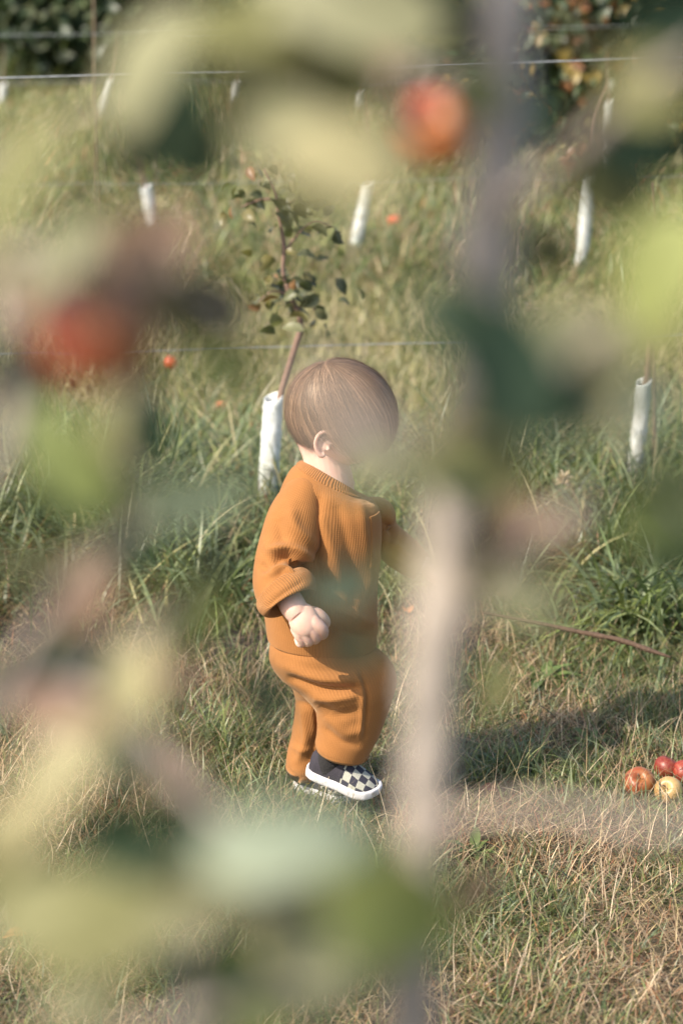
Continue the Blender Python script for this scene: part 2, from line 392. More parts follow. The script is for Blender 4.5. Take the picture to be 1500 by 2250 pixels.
seed_stalk(490, 700, 8.1, 0.42, -0.10, 'dry feathery seed stalk left of the leafy sapling crown')
seed_stalk(1330, 640, 8.7, 0.42, -0.10, 'dry drooping seed stalk beside the tall white guard on the right')
seed_stalk(1215, 760, 6.9, 0.35, -0.06, 'straight straw coloured stalk between the blurred trunk and the right sapling')
seed_stalk(1490, 640, 8.4, 0.38, -0.03, 'dry seed stalk at the right edge, higher up than the others')
seed_stalk(690, 1040, 5.8, 0.27, -0.02, 'pale curled seed stalk rising just behind the head of the child')
seed_stalk(1290, 1150, 5.4, 0.22, -0.05, 'short pale curled stalk in front of the right sapling')

# ------------------------------------------------------------------ saplings, guards, stakes, wires
M_guard = N('guard_plastic')
gf = M_guard.noise(25, 4); gf2 = M_guard.noise(120, 4, 0.6, lo=0.55, hi=0.75)
cc = M_guard.mix((0.80, 0.82, 0.80), (0.62, 0.66, 0.62), gf); cc = M_guard.mix(cc, (0.25, 0.27, 0.20), gf2)
tc_ = M_guard.n('TexCoord'); sz_ = M_guard.n('SeparateXYZ'); M_guard.l(tc_.outputs['Object'], sz_.inputs[0])
mz_ = M_guard.n('MapRange'); mz_.inputs[1].default_value = 0.30; mz_.inputs[2].default_value = 0.02; M_guard.l(sz_.outputs[2], mz_.inputs[0])
gn_ = M_guard.noise(38, 5, 0.7, lo=0.42, hi=0.62); mm_ = M_guard.n('Math', operation='MULTIPLY'); M_guard.l(mz_.outputs[0], mm_.inputs[0]); M_guard.l(gn_, mm_.inputs[1])
cc = M_guard.mix(cc, (0.30, 0.26, 0.17), mm_.outputs[0])
M_guard.l(cc, M_guard.b.inputs['Base Color']); M_guard.setv(Roughness=0.45); M_guard.bump(gf, 0.2, 0.002)
M_wire = mat_plain('galvanised_wire', (0.42, 0.44, 0.45), 0.5, 0.4, 40, 0, Metallic=0.3)
M_stake = mat_plain('bamboo_stake', (0.26, 0.19, 0.12), 0.7, 0.4, 60)

def guard(bottom, top, r, label):
    b = np.array(bottom); t = np.array(top); mb = MB(); n = 26; m = 28
    ax = t - b; L = np.linalg.norm(ax); T = ax / L; A = unit(np.cross(T, [0, -1, 0.1])); B = np.cross(T, A)
    th = np.linspace(0, 2 * pi, m, endpoint=False)
    rows = []
    prof = [(k / (n - 1), 1.0) for k in range(n)]
    for tt, sc in prof:
        sp = 0.0022 * np.sin(th * 1.0 - tt * L / 0.045 * 2 * pi) ** 8         # spiral overlap ridge
        rr = r * sc + sp; rr = rr * (1 + 0.03 * np.sin(th * 2 + tt * 3))
        tilt = (np.cos(th - 0.7) * 0.010) if tt == 1 else 0
        rows.append(b + T * (L * tt) + np.stack([rr * np.cos(th)] * 3, -1) * A + np.stack([rr * np.sin(th)] * 3, -1) * B + (np.outer(tilt, T) if tt == 1 else 0))
    for tt in (1.0, 0.9, 0.5):                                              # inner wall
        rr = r - 0.0022; tilt = (np.cos(th - 0.7) * 0.010) if tt == 1.0 else 0 * th
        rows.append(b + T * (L * tt) + np.stack([rr * np.cos(th)] * 3, -1) * A + np.stack([rr * np.sin(th)] * 3, -1) * B + np.outer(tilt, T))
    V = np.concatenate(rows); F = grid_faces(len(rows), m)
    o = mk('tree_guard', V, F, M_guard.m, None, origin=b)
    return tag(o, label, 'tree guard', 'white spiral tree guards on the saplings')
LEAFC = [np.array(c) for c in ((0.14, 0.15, 0.07), (0.20, 0.20, 0.10), (0.085, 0.095, 0.05), (0.24, 0.21, 0.08), (0.26, 0.14, 0.06))]
def sapling(path, rad, leaves, branches, label, leafL=0.047, guide=None, cat='young tree'):
    root = np.array(path[0]); t = thing('sapling', root, label, cat, 'young saplings planted in rows')
    mb = MB(); tube(mb, path, rad, 40, 8, bump=0.05, seed=len(leaves)); 
    mb.build('trunk', M_bark2, t)
    for br in branches:
        mb = MB(); tube(mb, br, np.linspace(0.0035, 0.0015, len(br)), 14, 6, bump=0.05); mb.build('branch', M_bark2, t)
    if leaves:
        mb = MB()
        for (P, n, spread, pal) in leaves:
            for _ in range(int(n * 1.15 + 0.9)):
                q = P + rng.normal(size=3) * spread * 1.15
                d = unit(rng.normal(size=3) * [1, 1, 0.6] + [0, 0, -0.25]); nr = unit(rng.normal(size=3) * 0.7 + [-0.2, -0.3, 0.8])
                L = leafL * (0.65 + 0.6 * rng.random())
                V, F = leaf_geo(q, d, nr, L, L * 0.58, 0.35, 0.5 + rng.random() * 0.9, wav=0.015)
                mb.add(V, F, LEAFC[pal[rng.integers(len(pal))]] * (0.75 + 0.5 * rng.random()))
        mb.build('foliage', M_leaf, t)
    return t
gp = lambda p: np.array([p[0], p[1], float(gz(p[0], p[1]))])
# first row: the sapling behind the child
Y1 = 5.72
gb = gp(at(583, 1190, Y1)); gt = at(602, 872, Y1)
guard(gb, gt, 0.0235, 'white guard on the sapling directly behind the neck of the child')
a_ = lambda px, py, o=0.0: at(px, py, Y1 + o)
pal_n = [0, 0, 1, 2, 2, 3]; pal_o = [1, 3, 4, 0, 3]
sapling([gb, a_(594, 1050), a_(610, 900), a_(640, 790), a_(661, 712), a_(640, 655), a_(622, 600), a_(624, 540), a_(612, 470), a_(606, 425), a_(580, 370)],
        [0.011, 0.010, 0.009, 0.008, 0.0075, 0.006, 0.005, 0.0048, 0.004, 0.0035, 0.002],
        [(a_(640, 640), 16, 0.030, pal_n), (a_(595, 650, 0.02), 12, 0.030, pal_o), (a_(690, 675), 7, 0.022, pal_n), (a_(590, 590), 5, 0.03, pal_o), (a_(730, 625, 0.04), 5, 0.03, pal_n),
         (a_(545, 445), 10, 0.03, pal_o), (a_(650, 440), 14, 0.03, pal_n), (a_(690, 480), 9, 0.025, [0, 2, 2]), (a_(735, 510), 2, 0.008, [2]), (a_(610, 400), 7, 0.03, pal_n), (a_(560, 410), 5, 0.025, [0, 1]), (a_(620, 500), 5, 0.025, pal_n)],
        [[a_(622, 560), a_(650, 520), a_(690, 485), a_(735, 500)], [a_(608, 440), a_(575, 438), a_(530, 455)], [a_(640, 650), a_(600, 640), a_(565, 665)], [a_(650, 680), a_(675, 668), a_(700, 690)],
         [a_(612, 470), a_(640, 445), a_(665, 430)]],
        'thin sapling with two clumps of leaves behind the head of the child')
tip = at(520, 330, 5.9)
# first row, right
gb2 = gp(at(1386, 1165, 5.95)); gt2 = at(1412, 838, 5.95)
guard(gb2, gt2, 0.0185, 'white guard on the nearest sapling at the right edge, flecked with grass')
b_ = lambda px, py: at(px, py, 5.95)
sapling([gb2, b_(1400, 1000), b_(1418, 840), b_(1424, 770), b_(1427, 700), b_(1440, 560), b_(1430, 400)], [0.011, 0.01, 0.009, 0.0085, 0.008, 0.005, 0.003],
        [(b_(1430, 480), 8, 0.05, pal_n)], [[b_(1436, 600), b_(1470, 540), b_(1490, 500)]], 'thin sapling in the guard at the right edge behind the lit leaf')
# second row
def row2_tree(bx, by, tx, ty, Yd, top, label, glabel, leaves=(), r=0.023):
    lo = gp(at(bx, by, Yd)); hi = at(tx, ty, Yd); guard(lo, hi, r, glabel)
    P = [lo, (lo + hi) / 2, hi] + [at(x, y, Yd) for x, y in top]
    sapling(P, np.linspace(0.010, 0.003, len(P)), [(at(x, y, Yd), n, s, p) for x, y, n, s, p in leaves], [], label, 0.07)
row2_tree(346, 545, 320, 408, 9.7, [(310, 360), (303, 320), (300, 250)], 'bare thin sapling in the left guard of the second row', 'white guard leaning left, second row, upper left of the photo', [(303, 320, 3, 0.02, [3, 0])])
row2_tree(776, 590, 806, 396, 9.45, [(812, 330), (806, 280), (800, 200)], 'slim sapling in the second row between blurred leaf and trunk', 'white guard leaning right, second row, above the head of the child')
row2_tree(1268, 632, 1300, 386, 9.1, [(1305, 350), (1302, 320), (1312, 250), (1335, 190)], 'small sapling with a few yellow leaves right of the blurred trunk', 'tallest white guard of the second row, right of the blurred trunk',
          [(1302, 335, 10, 0.04, [3, 4, 1]), (1340, 340, 8, 0.04, [1, 3, 0]), (1290, 345, 5, 0.03, [3, 4])])
# third row
row2_tree(222, 300, 250, 176, 14.6, [(258, 130), (262, 80)], 'thin sapling of the third row below the dark bush', 'narrow white guard leaning right, third row, upper left', r=0.019)
row2_tree(519, 262, 527, 178, 15.2, [(530, 150), (530, 100)], 'short sapling of the third row with dry curled leaves', 'white guard of the third row half hidden by dry leaves', [(525, 255, 16, 0.09, [3, 4, 4]), (510, 300, 8, 0.08, [3, 1])], r=0.026)
row2_tree(782, 268, 786, 196, 14.8, [(790, 150), (795, 100)], 'thin sapling of the third row left of the hanging orange apple', 'short white guard of the third row left of the hanging orange apple', r=0.026)
row2_tree(1342, 285, 1342, 226, 12.2, [(1338, 190), (1335, 120)], 'thin sapling of the third row in front of the dark bush on the right', 'short white guard of the third row before the dark bush', r=0.022)
row2_tree(4, 240, 6, 186, 15.0, [(8, 150), (8, 100)], 'thin sapling of the third row cut by the left edge', 'white guard of the third row at the very left edge', r=0.024)

def stake(px, py, Yd, h, lean, label):
    b = gp(at(px, py, Yd)); mb = MB(); tube(mb, [b, b + np.array([lean / 2, 0, h / 2]), b + np.array([lean, 0, h])], [0.005, 0.0045, 0.004], 14, 8, bump=0.05)
    o = mk('stake', np.concatenate(mb.V), np.concatenate(mb.F), M_stake, None, origin=b); tag(o, label, 'stake', 'thin stakes along the sapling rows')
stake(218, 610, 9.4, 1.15, 0.01, 'thin brown stake in front of the narrow leaning guard, upper left')
stake(795, 520, 10.6, 0.55, 0.01, 'thin brown stake above the middle guard of the second row')
stake(1436, 1130, 6.05, 0.60, -0.03, 'thin straw coloured stake beside the guard at the right edge')
stake(340, 560, 9.6, 0.5, 0.02, 'short brown stake behind the left guard of the second row')

def wire(p0, p1, Ya, Yb, r, label, sag=0.012):
    a = at(p0[0], p0[1], Ya); b = at(p1[0], p1[1], Yb); d = b - a; a = a - d * 0.6; b = b + d * 0.6
    pts = [a + (b - a) * t - np.array([0, 0, sag * 4 * t * (1 - t)]) for t in np.linspace(0, 1, 9)]
    mb = MB(); tube(mb, pts, [r] * 9, 60, 6)
    o = mk('trellis_wire', np.concatenate(mb.V), np.concatenate(mb.F), M_wire, None, origin=a); tag(o, label, 'wire', 'trellis wires strung along the rows')
wire((0, 770), (1500, 726), 5.66, 5.80, 0.0012, 'lower wire of the first row, passing just above the child')
wire((0, 162), (1500, 116), 5.66, 5.80, 0.0018, 'upper bright wire of the first row near the top of the photo')
wire((0, 400), (1500, 380), 9.3, 9.45, 0.0010, 'faint lower wire of the second row crossing the white guards')
wire((0, 72), (1500, 50), 9.3, 9.45, 0.0012, 'faint upper wire of the second row close to the top edge')
wire((0, 178), (1500, 172), 14.6, 14.9, 0.002, 'faint wire of the third row behind the bright upper wire')

# ------------------------------------------------------------------ bushes beyond
def bush(cx, cy, rx, ry, rz, n, label, pal, leafL=0.075):
    base = np.array([cx, cy, float(gz(cx, cy))]); t = thing('bush', base, label, 'bush', 'dense bushes beyond the third row')
    mb = MB()
    for k in range(7):
        a = rng.random() * 6.3; e = base + np.array([cos(a) * rx * 0.6, sin(a) * ry * 0.6, rz * (0.9 + 0.5 * rng.random())])
        tube(mb, [base + [cos(a) * .05, sin(a) * .05, -0.02], base * 0.5 + e * 0.5 + rng.normal(size=3) * 0.1, e], [0.022, 0.014, 0.004], 14, 7, bump=0.08)
    mb.build('trunk', M_bark2, t)
    lobes = []
    for _ in range(34):
        u = unit(rng.normal(size=3)); rr = rng.random() ** 0.4
        lobes.append((base + [0, 0, rz * 0.8] + u * np.array([rx, ry, rz]) * rr * 0.85, 0.16 + 0.22 * rng.random(), 0.6 + 0.8 * rng.random()))
    mb = MB()
    for i in range(n):
        c, s, br = lobes[rng.integers(len(lobes))]; u = unit(rng.normal(size=3)); q = c + u * s * rng.random() ** 0.33 * np.array([1.2, 1.2, 0.8])
        if q[2] < base[2] + 0.03: continue
        nr = unit(u * 0.7 + rng.normal(size=3) * 0.5 + [0, 0, 0.3]); d = unit(np.cross(nr, rng.normal(size=3)))
        L = leafL * (0.6 + 0.8 * rng.random())
        V, F = leaf_geo(q, d, nr, L, L * 0.6, 0.3, 0.6, 4, 1); mb.add(V, F, pal[rng.integers(len(pal))] * br)
    mb.build('foliage', M_leaf, t); return t
DK = [np.array(c) for c in ((0.045, 0.082, 0.036), (0.06, 0.10, 0.042), (0.09, 0.13, 0.055), (0.04, 0.065, 0.033), (0.16, 0.19, 0.10), (0.05, 0.08, 0.04), (0.06, 0.10, 0.04), (0.33, 0.24, 0.06), (0.32, 0.14, 0.05))]
bush(-1.7, 16.6, 1.15, 0.8, 1.0, 9000, 'dark green bush with pale leaves in the upper left corner', DK[:7] + DK[4:5], 0.10)
bush(0.2, 17.6, 1.2, 0.8, 1.0, 8000, 'far dark bush seen between the blurred leaves at the top', DK)
bush(1.42, 13.0, 0.72, 0.5, 0.85, 9500, 'dark bush with yellow leaves right of the blurred trunk', DK)
bush(2.15, 12.9, 0.7, 0.6, 0.85, 6500, 'shaded bush in the upper right corner behind the blurred leaves', DK)
bush(-3.3, 18.0, 1.0, 0.8, 0.9, 3000, 'dark bush beyond the left edge of the third row', DK[:7])

# ------------------------------------------------------------------ apples
M_apple = N('apple_skin'); tc = M_apple.n('VertexColor', layer_name='Col'); f = M_apple.noise(160, 5, lo=0.45, hi=0.75)
M_apple.l(M_apple.mix(tc.outputs[0], M_apple.mix(tc.outputs[0], (0.6, 0.42, 0.2), 0.22), f), M_apple.b.inputs['Base Color'])
M_apple.setv(Roughness=0.42); M_apple.b.inputs['Subsurface Weight'].default_value = 0.05
M_apple.b.inputs['Subsurface Radius'].default_value = (0.01, 0.005, 0.002)
def apple(c, r, axis, red, yel, label, amount=0.5, group=None, blush=(-1, -0.3, 0.5), seed=1):
    n, m = 40, 48; g = np.random.default_rng(seed)
    ax = unit(axis); A = unit(np.cross(ax, [0.3, 1, 0.1])); B = np.cross(ax, A)
    c = np.array(c, float); V = []; col = []
    bl = unit(blush); red = np.array(red); yel = np.array(yel)
    for i in range(n):
        ph = pi * i / (n - 1)
        for j in range(m):
            th = 2 * pi * j / m
            rad = r * (0.93 + 0.10 * sin(ph) ** 1.2 - 0.42 * math.exp(-(ph / 0.32) ** 2) - 0.20 * math.exp(-((pi - ph) / 0.26) ** 2) + 0.025 * cos(5 * th) * (0.3 + max(0, -cos(ph))) + 0.03 * cos(th - seed))
            z = cos(ph) * rad * 0.92; x = sin(ph) * rad * (1.03 - 0.07 * (1 - cos(ph)))
            d = ax * z + A * x * cos(th) + B * x * sin(th); V.append(c + d)
            k = np.dot(unit(d), bl) * 0.7 + amount + 0.22 * sin(th * 11 + seed) * sin(ph) + 0.12 * sin(th * 23 + 2 * seed) - 0.7 * math.exp(-(ph / 0.4) ** 2)
            k = min(1, max(0, k)); col.append(yel * (1 - k) + red * k)
    t = thing('apple', c - ax * r * 0.8, label, 'apple', group)
    mk('skin', V, grid_faces(n, m), M_apple.m, t, col=np.array(col))
    mb = MB(); s0 = c + ax * r * 0.45; tube(mb, [s0, s0 + ax * r * 0.35, s0 + ax * r * 0.75 + A * r * 0.15], [0.0013, 0.001, 0.0014], 8, 6); mb.build('stem', M_bark2, t)
    return t
RED = (0.50, 0.045, 0.02); ORG = (0.62, 0.20, 0.05); YEL = (0.72, 0.48, 0.16)
def fallen(px, py, r, axis, red, yel, label, amount, seed, lift=0.0):
    P = on_ground(px, py); P[2] += r * 0.9 + lift
    apple(P, r, axis, red, yel, label, amount, 'windfall apples lying in the grass', seed=seed)
fallen(1402, 1748, 0.0295, (-0.05, -0.75, 0.75), (0.27, 0.06, 0.022), (0.34, 0.15, 0.045), 'orange red fallen apple, leftmost of the cluster at the right edge', 0.55, 2)
fallen(1466, 1764, 0.0265, (-0.35, -0.75, 0.7), (0.40, 0.22, 0.08), (0.46, 0.32, 0.13), 'pale yellow fallen apple in front of the red ones', 0.2, 3)
fallen(1462, 1712, 0.025, (0.5, 0.2, 0.85), (0.20, 0.025, 0.015), (0.22, 0.06, 0.02), 'dark red fallen apple behind the pale yellow one', 0.8, 4)
fallen(1500, 1722, 0.024, (0.8, -0.2, 0.5), (0.26, 0.035, 0.02), (0.30, 0.09, 0.03), 'red fallen apple cut by the right edge of the photo', 0.8, 5)
fallen(866, 526, 0.031, (0.2, 0, 1), (0.44, 0.08, 0.025), (0.5, 0.18, 0.05), 'small distant orange apple below the blurred pale leaf', 0.7, 6, 0.05)
fallen(376, 845, 0.024, (0.4, 0, 1), (0.44, 0.08, 0.025), (0.5, 0.18, 0.05), 'orange apple in the grass right of the blurred red apple', 0.7, 7, 0.05)
fallen(486, 924, 0.018, (-0.4, 0, 1), (0.44, 0.12, 0.035), (0.5, 0.18, 0.05), 'tiny orange apple half sunk in grass left of the nearest guard', 0.7, 8, 0.03)

# lying stick
mb = MB(); sp = [at(1060, 1345, 4.75), at(1180, 1368, 4.73), at(1270, 1388, 4.70), at(1360, 1406, 4.66), at(1430, 1430, 4.62), at(1472, 1444, 4.6)]
for q, h in zip(sp, (0.02, 0.05, 0.06, 0.05, 0.03, 0.02)): pass
tube(mb, sp, [0.003, 0.004, 0.005, 0.0054, 0.005, 0.0016], 50, 9, bump=0.07)
o = mk('stick', np.concatenate(mb.V), np.concatenate(mb.F), M_stick, None, origin=sp[0]); tag(o, 'brown broken stick lying across the grass at right', 'stick')

# fallen leaves
M_dry = mat_attr('dry_leaf', 0.6, 0.2, 0.3)
def dry_leaf(px, py, L, col, label):
    P = on_ground(px, py) + np.array([0, 0, 0.025]); a = rng.random() * 6.3
    V, F = leaf_geo(P, [cos(a), sin(a), 0.15], [0, -0.3, 1], L, L * 0.55, 0.4, 0.9, 8, 3, 0.03)
    o = mk('dry_leaf', V, F, M_dry, None, col=np.broadcast_to(np.array(col), V.shape), origin=P); tag(o, label, 'dry leaf', 'dry leaves dropped on the grass')
dry_leaf(60, 2085, 0.04, (0.55, 0.26, 0.09), 'orange dry leaf in the lower left corner grass')
dry_leaf(1090, 1765, 0.04, (0.26, 0.12, 0.07), 'reddish dry leaf between trunk and fallen apples')
dry_leaf(900, 1370, 0.05, (0.50, 0.22, 0.08), 'orange dry leaf just right of the sweater hem')

# ------------------------------------------------------------------ the child
OR_ = (0.355, 0.152, 0.046)
def knit(name, col, rib=0.0040, cross=0.0034, strength=0.32):
    M = N(name); uvn = M.n('UVMap', uv_map='UVMap'); sp_ = M.n('SeparateXYZ'); M.l(uvn.outputs[0], sp_.inputs[0])
    def wv(sock, period, ph=0.0):
        a = M.n('Math', operation='MULTIPLY'); M.l(sock, a.inputs[0]); a.inputs[1].default_value = 2 * pi / period
        b = M.n('Math', operation='SINE'); M.l(a.outputs[0], b.inputs[0]); return b.outputs[0]
    wob_ = M.noise(22, 2, lo=0.0, hi=1.0); wa = M.n('Math', operation='MULTIPLY_ADD'); M.l(wob_, wa.inputs[0]); wa.inputs[1].default_value = 0.006; M.l(sp_.outputs[0], wa.inputs[2])
    r = wv(wa.outputs[0], rib); q = wv(sp_.outputs[1], cross)
    h = M.n('Math', operation='MULTIPLY_ADD'); M.l(q, h.inputs[0]); h.inputs[1].default_value = 0.38; M.l(r, h.inputs[2])
    mr = M.n('MapRange'); mr.inputs[1].default_value = -1.3; mr.inputs[2].default_value = 1.3; M.l(h.outputs[0], mr.inputs[0])
    f = M.noise(30, 3); f2 = M.noise(900, 2)
    c = M.mix(tuple(x * 0.84 for x in col), col, mr.outputs[0]); c = M.mix(c, tuple(x * 0.85 for x in col), f)
    M.l(c, M.b.inputs['Base Color']); M.setv(Roughness=0.85)
    M.b.inputs['Sheen Weight'].default_value = 0.25; M.b.inputs['Sheen Roughness'].default_value = 0.5
    M.b.inputs['Sheen Tint'].default_value = (1, 0.75, 0.5, 1)
    M.b.inputs['Specular IOR Level'].default_value = 0.15
    M.bump(mr.outputs[0], strength, 0.0016); return M.m
M_knit = knit('ochre_knit', OR_); M_knit_p = knit('ochre_knit_trousers', OR_, 0.0043, 0.0036, 0.30)
M_cuff = knit('ochre_rib', tuple(x * 0.97 for x in OR_), 0.0040, 0.02, 0.9)

def loft(rings, n=120, m=128, folds=(), e=2.25, caps=(False, False), wob=0.0, seed=0, w_=0.35, bend=None):
    "rings: (Ax,Ay,Bx,By,off,rd) silhouettes left / right in the photo, depth offset and depth radius"
    Q = []
    for ax, ay, bx, by, off, rd in rings:
        Q.append(np.concatenate([W(ax, ay, off), W(bx, by, off), [rd]]))
    Q = catmull(np.array(Q), n); A, B, rd = Q[:, :3], Q[:, 3:6], Q[:, 6]
    Cn = (A + B) / 2; a = (B - A) / 2; th = np.linspace(0, 2 * pi, m, endpoint=False)
    cs = np.sign(np.cos(th)) * np.abs(np.cos(th)) ** (2 / e); sn = np.sign(np.sin(th)) * np.abs(np.sin(th)) ** (2 / e)
    b = np.stack([np.zeros(n), -rd, np.zeros(n)], -1)
    # depth axis square to the tube's own direction
    T = unit(np.gradient(Cn, axis=0)); an = unit(a)
    bb = np.cross(an, T); bb = unit(bb) * np.sign(bb[:, 1:2] * -1 + 1e-9)
    bd = unit(unit(b) * (1 - w_) + bb * w_)
    if bend is not None:
        k_ = smooth(bend[1], bend[2], np.linspace(0, 1, n))[:, None]; bv = unit(bend[0])[None]; bv = unit(bv - an * (bv * an).sum(-1, keepdims=True)); bd = unit(bd * (1 - k_) + bv * k_)
    b = bd * rd[:, None]
    V = Cn[:, None] + cs[None, :, None] * a[:, None] + sn[None, :, None] * b[:, None]
    per = np.linalg.norm(a, axis=1).mean() + rd.mean()
    L = np.concatenate([[0], np.cumsum(np.linalg.norm(np.diff(Cn, axis=0), axis=1))])
    uv = np.stack(np.broadcast_arrays(th[None] * per / 2, L[:, None]), -1)
    def normals(V):
        du = np.roll(V, -1, 1) - np.roll(V, 1, 1); dv = np.gradient(V, axis=0)
        nn = unit(np.cross(du, dv)); out = V - Cn[:, None]
        return nn * np.sign((nn * out).sum(-1, keepdims=True).mean())
    nn = normals(V)
    X_, Y_ = project(V.reshape(-1, 3)); X_ = X_.reshape(n, m); Y_ = Y_.reshape(n, m)
    front = np.clip((nn * (unit(CAM - V.reshape(-1, 3)).reshape(V.shape))).sum(-1) * 3 + 0.6, 0, 1)
    D = np.zeros((n, m))
    for pts, wd, amp in folds:
        pts = catmull(np.array(pts, float), 24); best = np.full((n, m), 1e9); tpos = np.zeros((n, m))
        for i in range(len(pts) - 1):
            p, q = pts[i], pts[i + 1]; d = q - p; t = np.clip(((X_ - p[0]) * d[0] + (Y_ - p[1]) * d[1]) / (d @ d), 0, 1)
            dd = np.hypot(X_ - p[0] - t * d[0], Y_ - p[1] - t * d[1]); tpos = np.where(dd < best, (i + t) / 23, tpos); best = np.minimum(best, dd)
        taper = 0.35 + 0.65 * np.sin(pi * np.clip(tpos, 0, 1)) ** 0.6
        D += 1.35 * amp * np.exp(-(best / wd) ** 2) * front * taper
    if wob:
        p = V.reshape(-1, 3) * 18 + seed
        D += wob * (np.sin(p[:, 0] * 1.3 + np.sin(p[:, 2] * 1.9)) * np.sin(p[:, 2] * 1.1 + p[:, 1])).reshape(n, m)
    V = V + nn * D[..., None]
    if nn.shape and caps[0]:
        pass
    F = grid_faces(n, m)
    # outward orientation
    f = F[len(F) // 2]; P = V.reshape(-1, 3); fn = np.cross(P[f[1]] - P[f[0]], P[f[2]] - P[f[1]])
    if fn @ (P[f[0]] - Cn[n // 2]) < 0: F = F[:, ::-1]
    return V.reshape(-1, 3), F, uv.reshape(-1, 2), (V, nn, L, per)

feet = np.array([W(740, 1740)[0], Y0, 0.0]); feet[2] = float(gz(feet[0], feet[1]))
child = thing('person', feet, 'small child in ochre ribbed sweater and trousers with checkered slip-on shoes, stepping to the right', 'person')

# --- garments
tor = [(668, 1020, 776, 1080, .005, .046), (660, 1020, 784, 1086, .004, .054), (640, 1034, 806, 1098, .002, .068), (622, 1066, 824, 1108, 0, .082), (606, 1110, 834, 1126, 0, .092),
       (592, 1165, 836, 1172, 0, .097), (582, 1230, 831, 1235, 0, .099), (577, 1300, 829, 1308, 0, .101), (580, 1350, 830, 1368, 0, .103), (584, 1384, 829, 1402, 0, .104),
       (587, 1397, 827, 1412, 0, .102), (598, 1396, 820, 1408, 0, .090), (604, 1380, 814, 1390, 0, .088)]
tf = [([(700, 1130), (735, 1230), (760, 1330)], 16, .007), ([(740, 1110), (770, 1220), (790, 1330)], 13, -.004), ([(690, 1190), (700, 1250), (720, 1320)], 12, -.007),
      ([(650, 1265), (720, 1290), (790, 1300)], 14, -.005), ([(700, 1330), (770, 1350), (825, 1375)], 12, .005), ([(690, 1360), (760, 1390), (820, 1402)], 9, -.004),
      ([(790, 1110), (806, 1210), (812, 1320)], 12, .004), ([(700, 1090), (690, 1150), (700, 1200)], 12, -.006), ([(665, 1060), (700, 1085), (750, 1105)], 14, .002),
      ([(830, 1230), (800, 1300), (770, 1370)], 12, .004)]
V, F, uv, tg = loft(tor, 200, 200, tf, e=2.3, wob=.0015)
sweater = mk('sweater', V, F, M_knit, child, uv=uv)
# chest pocket: a patch lying on the knit
VV, NNn, LL, per = tg
i0, i1 = 60, 98; js = np.arange(5, 24)
P_ = VV[i0:i1][:, js] + NNn[i0:i1][:, js] * 0.0022
n_, m_ = P_.shape[:2]; edge = np.zeros((n_, m_)); edge[0] = edge[-1] = 1; edge[:, 0] = edge[:, -1] = 1
P_ = P_ - NNn[i0:i1][:, js] * (edge * 0.0025)[..., None]
uvp = np.stack(np.broadcast_arrays((js * per / 2 * 2 * pi / 200)[None], LL[i0:i1][:, None]), -1).reshape(-1, 2)
mk('pocket', P_.reshape(-1, 3), grid_faces(n_, m_, closed=False), M_knit, sweater, uv=uvp)
# collar band, standing proud of the knit
r0 = 24; offs = [-.004] + [.0022 + .0012 * sin(pi * k / (r0 - 1)) for k in range(r0)] + [-.002]
idx = [2] + list(range(r0)) + [r0]
Pc = np.stack([VV[i] + NNn[i] * o for i, o in zip(idx, offs)])
uvc = np.stack(np.broadcast_arrays((np.linspace(0, 2 * pi, 200) * .050)[None], LL[idx][:, None]), -1).reshape(-1, 2)
mk('collar', Pc.reshape(-1, 3), grid_faces(len(idx), 200), M_cuff, sweater, uv=uvc)
# near sleeve
sl = [(664, 1036, 704, 1056, .005, .025), (640, 1052, 712, 1086, -.022, .046), (612, 1084, 714, 1124, -.040, .057), (588, 1128, 712, 1164, -.056, .060), (571, 1178, 702, 1198, -.072, .060), (559, 1232, 688, 1222, -.088, .060),
      (555, 1278, 668, 1236, -.104, .058), (562, 1312, 660, 1243, -.120, .053), (573, 1332, 661, 1251, -.134, .048), (584, 1340, 666, 1264, -.146, .042),
      (592, 1336, 660, 1270, -.148, .034), (600, 1326, 652, 1272, -.146, .026)]
sf = [([(600, 1235), (630, 1226), (668, 1262)], 10, -.009), ([(596, 1212), (640, 1204), (690, 1232)], 10, .008), ([(585, 1262), (620, 1250), (655, 1270)], 9, .009), ([(600, 1290), (625, 1278), (655, 1285)], 7, -.005),
      ([(575, 1318), (600, 1290), (640, 1275)], 9, .004), ([(590, 1342), (608, 1310), (655, 1272)], 7, -.007), ([(640, 1120), (650, 1160), (690, 1195)], 13, .006), ([(610, 1140), (618, 1180), (640, 1210)], 13, -.005),
      ([(570, 1240), (590, 1255), (620, 1262)], 9, -.005), ([(585, 1190), (600, 1205), (640, 1190)], 12, .004)]
V, F, uv, _ = loft(sl, 190, 150, sf, e=2.05, wob=.0016, seed=3, bend=((-.25, -.88, .42), .45, .75))
mk('sleeve', V, F, M_knit, sweater, uv=uv)
V, F, uv, _ = loft([(577, 1326, 656, 1250, -.128, .044), (570, 1334, 666, 1248, -.134, .0495), (574, 1346, 680, 1258, -.145, .0515), (581, 1354, 689, 1276, -.158, .0500), (587, 1356, 690, 1290, -.167, .0465), (593, 1354, 685, 1294, -.168, .0425), (596, 1342, 674, 1284, -.158, .0385), (596, 1326, 662, 1270, -.144, .036), (600, 1318, 656, 1264, -.138, .020)], 70, 130, [([(592, 1330), (620, 1305), (662, 1280)], 5, -.003)], e=2.05, wob=.0018, bend=((-.25, -.86, .46), -1, 0))
mk('cuff', V, F, M_cuff, sweater, uv=uv)
